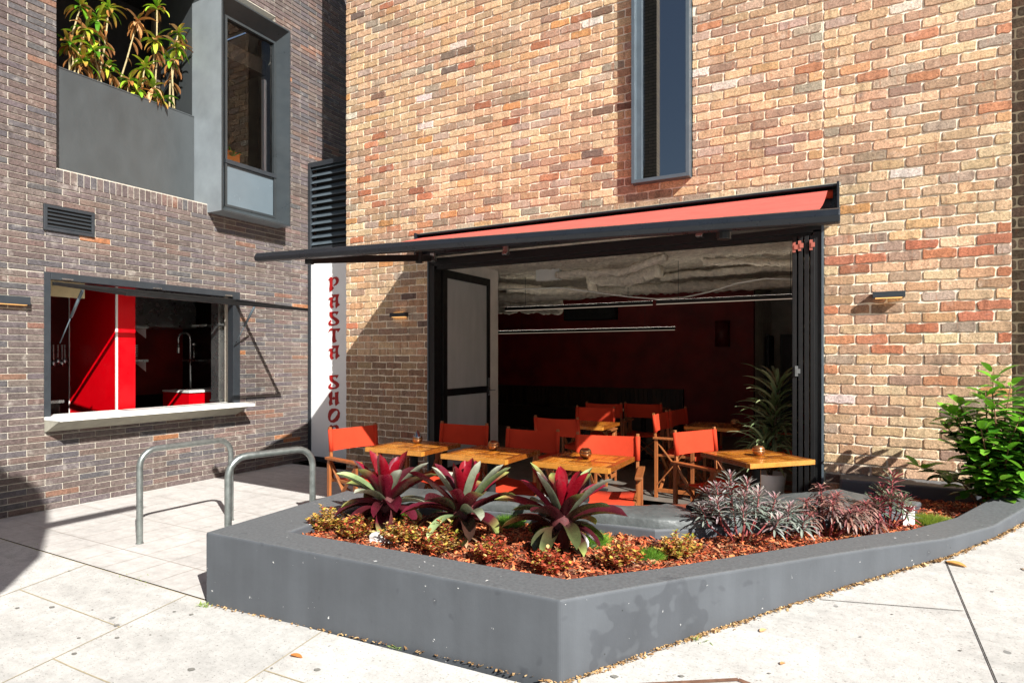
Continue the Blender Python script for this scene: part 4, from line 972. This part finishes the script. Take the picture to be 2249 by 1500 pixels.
def euphorbia(loc, R0, H, n, label, seed, cols, droop=.4, tall=False):
    random.seed(seed); t = thing('euphorbia', label, 'euphorbia', loc, 0, 'purple grey euphorbias in the right half of the bed')
    st = MB(); lf = MB()
    for i in range(n):
        az = i * 2.4 + random.uniform(-.3, .3); q = R0 * math.sqrt((i + .3) / n); h = H * (1 - .5 * (q / R0) ** 2) * random.uniform(.8, 1.08)
        if tall and i == 0: h = H * 1.25
        p0 = Vector((q * .25 * math.cos(az), q * .25 * math.sin(az), 0)); p2 = Vector((q * math.cos(az), q * math.sin(az), h)); p1 = p0.lerp(p2, .5) + Vector((math.cos(az), math.sin(az), 0)) * q * .2
        cur = [p0, p0.lerp(p1, .5), p1, p1.lerp(p2, .5), p2]; st.tube(cur, [.006, .005, .005, .004, .003], 6, col=S('9a4a4a'))
        m = 40
        for k in range(m):
            tt = k / m; f = 1 - tt * .34; s4 = f * 4; j = min(3, int(s4)); p = cur[j].lerp(cur[j + 1], s4 - j)
            a2 = k * 2.4; el = 1.15 - 1.55 * tt; c = random.choice(cols)
            L = (.04 + .045 * min(1, tt * 3)) * random.uniform(.85, 1.2)
            d = Vector((math.cos(a2), math.sin(a2), el)) + (p2 - p1).normalized() * .2
            red = mixc(S('b04858'), c, min(1, tt * 2.2 + .15))
            leafstrip(lf, p, d, (0, 0, 1), L, L * .17, droop * (1 + tt), vary(red, .15), vary(c, .2), 3, .2, lambda t: (.5 + t * .6) if t < .8 else .45)
    st.build('stems', M['stem'], t, smooth=True); lf.build('foliage', M['leaf_matt'], t, smooth=True)
G1 = [S('939c90'), S('78847a'), S('a4a6a0'), S('626e66'), S('a08e90')]; G2 = [S('8a5a5a'), S('7a6a60'), S('9a766c'), S('5c4442'), S('946a5c')]; G3 = [S('7a8a70'), S('a05a60'), S('8a3a44'), S('6a7860')]
euphorbia((-.56, -2.08, .36), .27, .40, 15, 'largest euphorbia, bushy with silver grey whorls', 3, G1)
euphorbia((-.33, -1.93, .36), .13, .27, 7, 'grey euphorbia merging into the right of the largest one', 31, G1)
euphorbia((-.10, -1.72, .37), .18, .31, 9, 'leggy pink stemmed euphorbia second from the right group', 4, G2, 1.2)
euphorbia((.08, -1.55, .37), .12, .20, 6, 'small drooping pinkish euphorbia left of the tallest one', 5, G2, 1.2)
euphorbia((.24, -1.36, .38), .12, .28, 9, 'tall narrow euphorbia with a red tip beside the white tag', 6, G3, .2, True)
t = thing('plant_tag', 'white plastic plant tag behind the tall euphorbia', 'plant tag', (.36, -1.22, .37), R(20)); mb = MB(); mb.box((-.035, -.002, 0), (.035, .002, .14)); mb.build('tag_face', M['plastic_white'], t, bevel=.001)
mb = MB(); mb.box((-.006, -.002, -.03), (.006, .002, 0)); mb.build('spike', M['plastic_white'], t)
def rock(loc, s, label, seed, lean=.5):
    bm = bmesh.new(); bmesh.ops.create_icosphere(bm, subdivisions=3, radius=1)
    for v in bm.verts:
        q = v.co.copy(); k = 1 + .35 * mnoise.noise(q * 1.3 + Vector((seed, 0, 0))) + .1 * mnoise.noise(q * 4); v.co = Vector((q.x * s[0], q.y * s[1], q.z * s[2])) * k
    me = bpy.data.meshes.new('rock'); bm.to_mesh(me); bm.free(); me.materials.append(M['rock']); o = bpy.data.objects.new('rock', me); link(o); o.location = loc; o.rotation_euler = (.4, .5 * lean, .4); tag(o, label, 'rock')
rock((-2.46, -3.14, .375), (.085, .05, .045), 'pale angular rock half buried in mulch between two low shrubs', 1)
rock((-1.03, -2.76, .375), (.03, .025, .02), 'small grey stone beside the grass tuft and yellow shrub', 7)
def shrub(loc, label):
    random.seed(91); t = thing('lemon_shrub', label, 'shrub', loc)
    st = MB(); lf = MB(); tips = []
    spec = [(-.42, .05, .30), (-.28, .0, .62), (-.18, .1, .78), (-.05, -.05, .86), (.02, .1, 1.0), (.1, 0, .92), (.22, .05, .8), (.3, -.1, .66), (.36, .1, .5), (.05, -.2, .5), (.2, -.22, .4), (-.1, -.2, .62), (.12, -.15, .7), (.4, -.05, .85), (.45, 0, .6), (-.12, .0, .5), (.3, .1, .95), (-.2, -.1, .5), (-.1, -.15, .35), (.0, -.25, .3), (.15, -.25, .38), (-.22, .0, .7), (-.02, -.15, .8), (.18, -.1, .72), (.3, .0, .78), (-.24, .05, .72), (.12, .1, .6), (.38, -.1, .45), (-.1, .1, .68), (.28, -.2, .58), (.5, .05, .7)]
    for i, (dx, dy, h) in enumerate(spec):
        a = Vector((random.uniform(-.05, .05), random.uniform(-.03, .03), 0)); e = Vector((dx, dy, h)); m = a.lerp(e, .5) + Vector((-dx * .15, 0, .05)); cur = [a, a.lerp(m, .5), m, m.lerp(e, .5), e]
        st.tube(cur, [.014, .011, .008, .005, .003], 7, col=S('6a4a30'))
        for k in range(34):
            f = 1 - (k / 34) * .75; s4 = f * 4; j = min(3, int(s4)); p = cur[j].lerp(cur[j + 1], s4 - j); az = k * 2.4 + i
            off = Vector((math.cos(az), math.sin(az), 0)) * random.uniform(0, .05)
            if k % 3 == 0 and k > 3: st.tube([p, p + off + Vector((0, 0, .01))], .0015, 4, col=S('5a6a2a'))
            d = Vector((math.cos(az), math.sin(az), random.uniform(-.15, .6) + (.5 if k < 4 else 0)))
            c = random.choice([S('39701c'), S('264f14'), S('4a8424'), S('60982e'), S('78ad38')] if k > 5 else [S('6aa62c'), S('80bc38')])
            leafstrip(lf, p + off, d, (0, 0, 1), random.uniform(.085, .135), random.uniform(.052, .072), .6, vary(c, .15), vary(c, .15), 5, .18)
    st.build('branches', M['stem'], t, smooth=True); lf.build('foliage', M['leaf'], t, smooth=True)
shrub((.90, -.62, .38), 'leafy bright green shrub at the right end of the planter')
def head(lf, p, n, L, W, cols, dead, sd, droop=1.0, spread=1.0, up=(0, 0, 1)):
    for k in range(n):
        tt = k / n; a = k * 2.4 + sd + random.uniform(-.5, .5); el = 1.5 - 2.1 * tt + random.uniform(-.5, .5); c = random.choice(cols)
        if random.random() < dead: c = random.choice([S('a8703c'), S('c49a6a'), S('8a5a34')]); el -= .8
        d = Vector((math.cos(a) * spread, math.sin(a) * spread, el)); c1 = c if random.random() > .3 else S('b07a40')
        leafstrip(lf, p + Vector((0, 0, -.05 * tt)), d, (0, 0, 1), L * random.uniform(.5, 1.3), W * random.uniform(.7, 1.25), droop * (.8 + tt), vary(c, .2), vary(c1, .2), 6, .25)
GC = [S('7fb02c'), S('9ac234'), S('5f9422'), S('b8c840'), S('4e8420')]
BALC = [('leftmost cane plant in the balcony trough, heads cut by the top of the view', [(152, 158, 178, 10, -7.22), (160, 160, 190, 60, -7.2), (154, 156, 150, 95, -7.25)]),
        ('second cane plant from the left in the balcony trough', [(176, 172, 184, 130, -7.15), (212, 185, 240, 15, -7.2), (200, 178, 185, 88, -7.3)]),
        ('cane plant with brown hanging leaves in the middle of the balcony trough', [(212, 178, 215, 40, -7.25), (240, 195, 236, 145, -7.2), (228, 188, 205, 110, -7.15)]),
        ('bare diagonal cane with one withered head in the balcony trough', [(252, 200, 302, 45, -7.25)]),
        ('low leafy plant at the centre right of the balcony trough', [(292, 215, 285, 175, -7.15), (315, 222, 300, 195, -7.15), (300, 215, 318, 145, -7.2)]),
        ('cane plant fourth from the right, tall with green heads in the balcony trough', [(338, 228, 345, 15, -7.22), (342, 230, 342, 85, -7.18), (350, 235, 335, 190, -7.12)]),
        ('rightmost cane plant in the balcony trough beside the zinc cheek', [(372, 240, 392, 70, -7.2), (385, 245, 388, 100, -7.15), (360, 238, 352, 215, -7.1), (380, 242, 375, 130, -7.2)])]
for gi, (lb, canes) in enumerate(BALC):
    random.seed(200 + gi); t = thing('cane_plant', lb, 'plant', atx(canes[0][0], canes[0][1], canes[0][4]) + Vector((0, 0, -.3)), 0, 'straggly cane plants in the balcony trough')
    st = MB(); lf = MB(); o0 = t.location
    for ci, (bx, by, hx, hy, X) in enumerate(canes):
        b = atx(bx, by + 15, X) - o0; h_ = atx(hx, hy, X) - o0; m = b.lerp(h_, .5) + Vector((random.uniform(-.05, .05), random.uniform(-.04, .04), 0))
        st.tube([b + Vector((0, 0, -.25)), b, m, h_], [.011, .010, .009, .007], 7, col=S('a3946c'))
        dead = .95 if 'withered' in lb else .2
        head(lf, h_, 17, .185, .046, GC, dead, ci * 1.3, 1.3)
        for k in range(6):
            a = k * 1.9; q = m.lerp(h_, random.random()); leafstrip(lf, q, (math.cos(a), math.sin(a), -.6), (0, 0, 1), .15, .035, 1.5, S('a87a48'), S('8a5a34'), 5, .5, None, 1.5)
    st.build('canes', M['stem'], t, smooth=True); lf.build('foliage', M['leaf'], t, smooth=True)
tr = MB(); tr.box((XA - .75, -2.86, 3.34), (XA - .3, -1.29, 4.12)); tag(tr.build('balcony_trough', M['black']), 'dark plant trough hidden behind the balcony parapet', 'trough')
# potted dracaena
random.seed(17)
t = thing('potted_dracaena', 'striped long leaved dracaena in a white pot beside the folded doors', 'potted plant', (-.64, .36, 0))
mb = MB(); mb.lathe([(.095, 0), (.14, .36), (.142, .37), (.13, .37), (.125, .33)], 24); mb.build('pot', M['pot'], t, smooth=True)
mb = MB(); mb.lathe([(.125, .325), (.001, .335)], 16); mb.build('soil', M['soil'], t)
st = MB(); lf = MB(); DC = [S('6c8a5c'), S('7e9a70'), S('56703f'), S('a8b488')]
for (dx, dy, h_, n) in ((.06, .02, 1.22, 60), (-.04, -.05, .68, 36), (.02, .04, .95, 40)):
    st.tube([(0, 0, .3), (dx * .6, dy, h_ * .6), (dx, dy, h_)], .012, 8, col=S('6a5a44'))
    for k in range(n):
        f = 1 - (k / n) * .6; p = Vector((dx * f, dy * f, .3 + (h_ - .3) * f)); a = k * 2.4; el = 1.6 - 1.7 * (k / n); c = random.choice(DC)
        leafstrip(lf, p, (math.cos(a), math.sin(a), el), (0, 0, 1), random.uniform(.28, .44), .034, 1.1, vary(c, .2), vary(mixc(c, S('a8b088'), .3), .2), 8, .3)
st.build('canes', M['stem'], t, smooth=True); lf.build('foliage', M['leaf'], t, smooth=True)
# ------------------------------------------------------------------ chairs
def make_chair(label):
    t = thing('director_chair', label, 'chair', group='red canvas director chairs')
    W = .235; D = .21
    wc = lambda: vary((1, 1, 1), .15)
    def part(nm, fn, m=M['wood'], bev=.003): mb = MB(); fn(mb); return mb.build(nm, m, t, bevel=bev)
    mb = MB(); n = 10; rows = []
    for i in range(n + 1):
        u = i / n; x = -W + 2 * W * u; sag = -.022 * math.sin(math.pi * u)
        rows.append([mb.vert((x, y, .455 + sag + dz)) for y, dz in ((-.21, -.045), (-.215, 0), (-.1, -.004), (.05, -.004), (.185, 0), (.185, -.02))])
    for a, b in zip(rows, rows[1:]):
        for j in range(5): mb.face((a[j], b[j], b[j + 1], a[j + 1]))
    mb.build('seat', M['canvas'], t, smooth=True)
    mb = MB(); rows = []
    for i in range(13):
        u = i / 12; x = -W - .012 + (2 * W + .024) * u; bow = .035 * math.sin(math.pi * u)
        rows.append([mb.vert((x, .205 + bow * .9 + k, z)) for z, k in ((.68, 0), (.76, .006), (.865 - .006 * math.sin(math.pi * u), .02))])
    for a, b in zip(rows, rows[1:]):
        for j in range(2): mb.face((a[j], b[j], b[j + 1], a[j + 1]))
    for sx in (-1, 1): mb.tube([(sx * W, .205, .68), (sx * W, .225, .865)], .019, 10)
    mb.build('backrest', M['canvas'], t, smooth=True)
    for sx in (-1, 1):
        part('back_post', lambda mb: mb.bar((sx * W, .19, .42), (sx * W, .228, .885), .024, .024, col=wc()))
        part('armrest', lambda mb: mb.box((sx * (W + .03) - .027, -.25, .615), (sx * (W + .03) + .027, .22, .637), col=wc()), bev=.005)
        for sy in (-1, 1):
            part('leg', lambda mb: mb.box((sx * (W + .03) - .012, sy * (D - .02) - .018, 0), (sx * (W + .03) + .012, sy * (D - .02) + .018, .615), col=wc()))
        part('foot_rail', lambda mb: mb.box((sx * (W + .03) - .011, -D + .04, .06), (sx * (W + .03) + .011, D - .04, .10), col=wc()))
        part('side_brace', lambda mb: (mb.bar((sx * (W + .012), -D + .02, .12), (sx * (W + .012), D - .02, .59), .012, .03, col=wc(), up=(1, 0, 0)), mb.bar((sx * (W + .028), D - .02, .12), (sx * (W + .028), -D + .02, .59), .012, .03, col=wc(), up=(1, 0, 0))))
        part('seat_rail', lambda mb: mb.box((sx * W - .011, -D, .43), (sx * W + .011, D - .02, .455), col=wc()))
    for sy in (-1, 1):
        for k in (-1, 1):
            part('under_brace', lambda mb: mb.bar((-k * W, sy * .15 + k * .008, .07), (k * W, sy * .15 + k * .008, .44), .014, .03, col=wc(), up=(0, 1, 0)))
    return t
CH0 = make_chair('director chair standing alone at the far left, half in awning shade')
CHS = [((-3.61, -1.97), 78, None), ((-3.07, -1.50), 4, 'shaded red director chair behind the leftmost table'), ((-2.33, -1.60), 0, 'shaded red director chair behind the second table from the left'), ((-1.60, -1.62), 14, 'sunlit director chair tucked behind the third table'),
       ((-.92, -.87), 60, 'sunlit director chair turned towards the rightmost table'), ((-2.58, -.12), 180, 'director chair just inside the opening, seen from behind'), ((-2.69, .85), 3, 'director chair facing out at the first inside table'),
       ((-1.57, .68), 88, 'director chair seen side on beside the inside table'), ((-1.52, 1.24), 82, 'dim director chair behind the side-on one'), ((-2.86, 1.98), 184, 'dark director chair deep inside, left of a pair'), ((-2.40, 2.2), 186, 'dark director chair deep inside, right of a pair'), ((-.55, 1.2), 270, 'barely lit director chair across the inside table, near the dracaena')]
for i, (p, a, lb) in enumerate(CHS):
    if i == 0: CH0.location = (*p, 0); CH0.rotation_euler = (0, 0, R(a))
    else: dup(CH0, (*p, 0), R(a), lb)
# ------------------------------------------------------------------ tables
def make_table(label, s=.57):
    t = thing('cafe_table', label, 'table', group='square parquet cafe tables')
    WD = [S('a4621c'), S('b47024'), S('8f5218'), S('bd8034'), S('7c4414')]
    mb = MB(); h = s / 2; fw = .045; z0, z1 = .705, .74; c = lambda: vary(random.choice(WD), .12)
    mb.box((-h, -h, z0), (h, -h + fw, z1), col=c()); mb.box((-h, h - fw, z0), (h, h, z1), col=c()); mb.box((-h, -h + fw, z0), (-h + fw, h - fw, z1), col=c()); mb.box((h - fw, -h + fw, z0), (h, h - fw, z1), col=c())
    x0 = h - fw - .002; g = .0012
    for lo, hi, ax in ((-x0, -x0 / 3, 0), (-x0 / 3, x0 / 3, 1), (x0 / 3, x0, 0)):
        for lo2, hi2, k in ((-x0, -x0 / 3, 0), (-x0 / 3, x0 / 3, 1), (x0 / 3, x0, 0)):
            n = 5
            for i in range(n):
                if (ax + k) % 2 == 0: a = lo + (hi - lo) * i / n; mb.box((a + g, lo2 + g, z0), (a + (hi - lo) / n - g, hi2 - g, z1 - .0008 - random.random() * .0008), col=c())
                else: a = lo2 + (hi2 - lo2) * i / n; mb.box((lo + g, a + g, z0), (hi - g, a + (hi2 - lo2) / n - g, z1 - .0008 - random.random() * .0008), col=c())
    mb.build('table_top', M['tabletop'], t, bevel=.002)
    mb = MB(); mb.tube([(0, 0, .03), (0, 0, .69)], .035, 16); mb.build('pedestal', M['black'], t, auto=30)
    mb = MB(); mb.box((-.16, -.16, .69), (.16, .16, .704)); mb.build('top_plate', M['black'], t)
    mb = MB(); mb.bar((-.24, 0, .02), (.24, 0, .02), .06, .025); mb.bar((0, -.24, .02), (0, .24, .02), .06, .027); mb.build('base', M['black'], t, bevel=.006)
    return t
T0 = make_table('parquet table nearest the sign panel, leftmost')
TB = [((-3.2, -1.87), 1, None), ((-2.44, -1.87), 0, 'parquet table second from the left'), ((-1.67, -1.84), 0, 'parquet table third from the left, fully sunlit front'), ((-.60, -1.07), 47, 'parquet table turned diagonally beside the folded doors'), ((-2.55, .42), 0, 'inside parquet table with a small sunlit corner'), ((-1.25, .95), 0, 'dim inside parquet table near the dracaena'), ((-2.6, 2.75), 0, 'darkest inside table in front of the banquette')]
for i, (p, a, lb) in enumerate(TB):
    if i == 0: T0.location = (*p, 0); T0.rotation_euler = (0, 0, R(a))
    else: dup(T0, (*p, 0), R(a), lb)
def candle(p, label, tall=False):
    t = thing('candle_holder', label, 'candle holder', (*p, .741))
    mb = MB()
    if tall: mb.lathe([(.02, 0), (.038, .012), (.046, .035), (.044, .045)], 24)
    else: mb.lathe([(.02, 0), (.038, .012), (.046, .035), (.045, .045)], 24)
    mb.build('bowl', M['copper'], t, smooth=True)
    mb = MB()
    if tall: mb.lathe([(.0445, .045), (.037, .062), (.024, .085), (.010, .106), (.001, .115)], 24)
    else: mb.lathe([(.0455, .045), (.042, .06), (.030, .072), (.022, .074), (.02, .06)], 24)
    mb.build('rim', M['silver'] if tall else M['copper'], t, smooth=True)
candle(tuple(atz(917, 973, .741)[:2]), 'drop shaped metal holder with a pointed top on the leftmost table', True)
candle(tuple(atz(1084, 988, .741)[:2]), 'round metal candle holder on the second table')
candle(tuple(atz(1286, 1006, .741)[:2]), 'round metal candle holder on the third table')
candle(tuple(atz(1666, 1000, .741)[:2]), 'round metal candle holder on the diagonal table')
candle((-1.05, .92), 'round candle holder on the dim inside table')
# ------------------------------------------------------------------ bike hoops
def hoop(a, b, H, label):
    a = Vector(a); b = Vector(b); d = (b - a).normalized(); L = (b - a).length; r = .13; pts = [Vector((0, 0, -.02)), Vector((0, 0, H - r))]
    for k in range(1, 7): an = R(90) * k / 6; pts.append(d * (r - r * math.cos(an)) + Vector((0, 0, H - r + r * math.sin(an))))
    e = d * L
    for k in range(0, 7): an = R(90) * k / 6; pts.append(e - d * (r - r * math.sin(an)) + Vector((0, 0, H - r + r * math.cos(an))))
    pts.append(e + Vector((0, 0, -.02)))
    t = thing('bike_hoop', label, 'bike rack', (a.x, a.y, 0), 0, 'galvanised bicycle hoops'); mb = MB(); mb.tube(pts, .024, 16); mb.build('hoop', M['galv'], t, auto=40)
    mb = MB()
    for q in (Vector(), e): mb.lathe([(.03, 0), (.03, .004), (.025, .005)], 16, Matrix.Translation(q))
    mb.build('floor_collar', M['galv'], t)
hoop((-4.937, -3.15, 0), (-4.915, -2.346, 0), .74, 'galvanised hoop nearer the dark wall, left of the pair')
hoop((-3.75, -3.23, 0), (-3.61, -2.60, 0), .785, 'galvanised hoop nearer the planter, right of the pair')
# ------------------------------------------------------------------ leaf litter on the pavement
random.seed(5)
def dryleaf(x, y, L, W, a, c, label, z=None):
    mb = MB(); d = Vector((math.cos(a), math.sin(a), .12)); leafstrip(mb, (0, 0, .006), d, (0, 0, 1), L, W, .35, c, vary(c, .2), 6, .35)
    o = mb.build('fallen_leaf', M['leaflitter'], smooth=True); o.location = (x, y, gz(x, y) if z is None else z); tag(o, label, 'fallen leaf')
dl = sw = None
dryleaf(.50, -1.74, .10, .045, -.5, S('d9a05a'), 'large tan fallen leaf by the right end of the planter wall'); dryleaf(.47, -1.76, .07, .035, 2.2, S('8a6038'), 'curled brown fallen leaf touching the planter wall')
dryleaf(-2.42, -3.86, .075, .03, .1, S('b9763c'), 'brown fallen leaf below the front left of the planter'); dryleaf(-.36, -2.86, .05, .03, 1, S('c9a070'), 'small curled leaf at the foot of the street side wall')
dryleaf(-.25, -3.1, .03, .02, 1, S('b98a58'), 'tiny tan leaf near the rusty pavement lid'); dryleaf(.86, -1.75, .05, .012, 2, S('b08a60'), 'thin twig-like leaf on the pavement, far right')
mb = MB()
edge = OUT[1:]
for i in range(2600):
    k = random.randrange(len(edge) - 1); a = Vector(edge[k]); b = Vector(edge[k + 1])
    if k == 0 and random.random() < .35: continue
    t_ = random.random(); p = a.lerp(b, t_); d = (b - a).normalized(); off = abs(random.gauss(0, .012 if k else .008)) + .002; p = p + Vector((d.y, -d.x)) * off
    z = gz(p.x, p.y) + .004 + random.random() * .008; s_ = random.uniform(.0015, .005); an = random.uniform(0, 6.3); u = Vector((math.cos(an), math.sin(an), random.uniform(-.5, .5))) * s_ * random.uniform(1, 2.5); v = Vector((-math.sin(an), math.cos(an), random.uniform(-.3, .3))) * s_
    q = Vector((p.x, p.y, z)); mb.poly([q - u - v, q + u - v, q + u + v, q - u + v], vary(random.choice([S('b08a5a'), S('8a6a44'), S('d0b080'), S('6a5038'), S('c2a070')]), .2))
tag(mb.build('leaf_litter', M['leaflitter']), 'thin line of bark crumbs and grit along the planter foot', 'leaf litter', kind='stuff')
mb = MB()
def weeds(x, y, n, r, h):
    for i in range(n):
        a = random.uniform(0, 6.3); p = Vector((x + random.gauss(0, r), y + random.gauss(0, r * .3), gz(x, y))); leafstrip(mb, p, (math.cos(a), math.sin(a), random.uniform(.3, 1.5)), (0, 0, 1), h * random.uniform(.5, 1), .004, .8, S('7a9a3a'), S('a8b860'), 3)
weeds(-3.36, -3.68, 26, .03, .05); weeds(-1.95, -3.62, 7, .02, .05); weeds(-.62, -3.03, 14, .03, .05); weeds(-4.2, YJ, 12, .1, .02); weeds(-5.6, YJ, 14, .15, .02)
tag(mb.build('weeds', M['grass']), 'sparse green weeds sprouting from pavement gaps', 'weeds', kind='stuff')
# ------------------------------------------------------------------ building across the street (seen only in the glass)
ob = thing('apartment_block', 'dark brick apartment block across the street behind the viewer', 'building', (-20, -26, -3))
def wallbrick():
    m, n, b, o = newmat('far_brick'); br = N(n, 'ShaderNodeTexBrick'); br.inputs['Scale'].default_value = 1; br.inputs['Brick Width'].default_value = .5; br.inputs['Row Height'].default_value = .17; br.inputs['Mortar Size'].default_value = .02
    br.inputs['Color1'].default_value = (.15, .125, .10, 1); br.inputs['Color2'].default_value = (.20, .165, .12, 1); br.inputs['Mortar'].default_value = (.06, .05, .04, 1)
    t = N(n, 'ShaderNodeTexCoord'); sx = N(n, 'ShaderNodeSeparateXYZ'); cb = N(n, 'ShaderNodeCombineXYZ'); n.links.new(t.outputs['Object'], sx.inputs[0]); n.links.new(sx.outputs[0], cb.inputs[0]); n.links.new(sx.outputs[2], cb.inputs[1]); n.links.new(cb.outputs[0], br.inputs[0])
    n.links.new(br.outputs[0], b.inputs['Base Color']); b.inputs['Roughness'].default_value = .9; return m
mb = MB(); mb.box((-12, -.6, 0), (11.2, 0, 28)); mb.build('wall', wallbrick(), ob)
for i in range(5):
    for j in range(7):
        mb = MB(); x = -10 + i * 4; z = 2.5 + j * 3.2; mb.box((x, .01, z), (x + 1.6, .05, z + 1.8)); mb.build('window', M['glass_dark'], ob)
# ------------------------------------------------------------------ unseen pole added behind the viewer, board and arm shaped for the left shadow
t = thing('shadow_caster_pole', 'unseen grey pole added to cast the left shadow, with a banner and a bracket arm', 'street pole', (-.75, -7.0, gz(0, -7)))
zb = gz(0, -7)
mb = MB(); mb.tube([(0, 0, 0), (0, 0, 7 - zb)], .06, 12); mb.build('pole', M['frame_edge'], t, smooth=True)
mb = MB(); pts = [(-.95, 3.55), (.30, 3.62), (.42, 3.78), (.70, 4.45), (.64, 5.0), (.50, 5.55), (.38, 5.66), (.05, 5.58), (-.10, 5.45), (-.95, 5.45)]
f_ = [mb.vert((x, .40, z - zb)) for x, z in pts]; b2 = [mb.vert((x, .42, z - zb)) for x, z in pts]; mb.face(f_[::-1]); mb.face(b2)
for i in range(len(pts)): mb.face((f_[i], f_[(i + 1) % len(pts)], b2[(i + 1) % len(pts)], b2[i]))
mb.build('caster', M['steel_light'], t)
mb = MB(); mb.box((-.10, -.1, 4.58 - zb), (.08, 1.55, 4.61 - zb)); mb.box((-.02, -.05, 4.55 - zb), (.02, .1, 4.62 - zb)); mb.build('shadow_arm', M['frame_edge'], t)
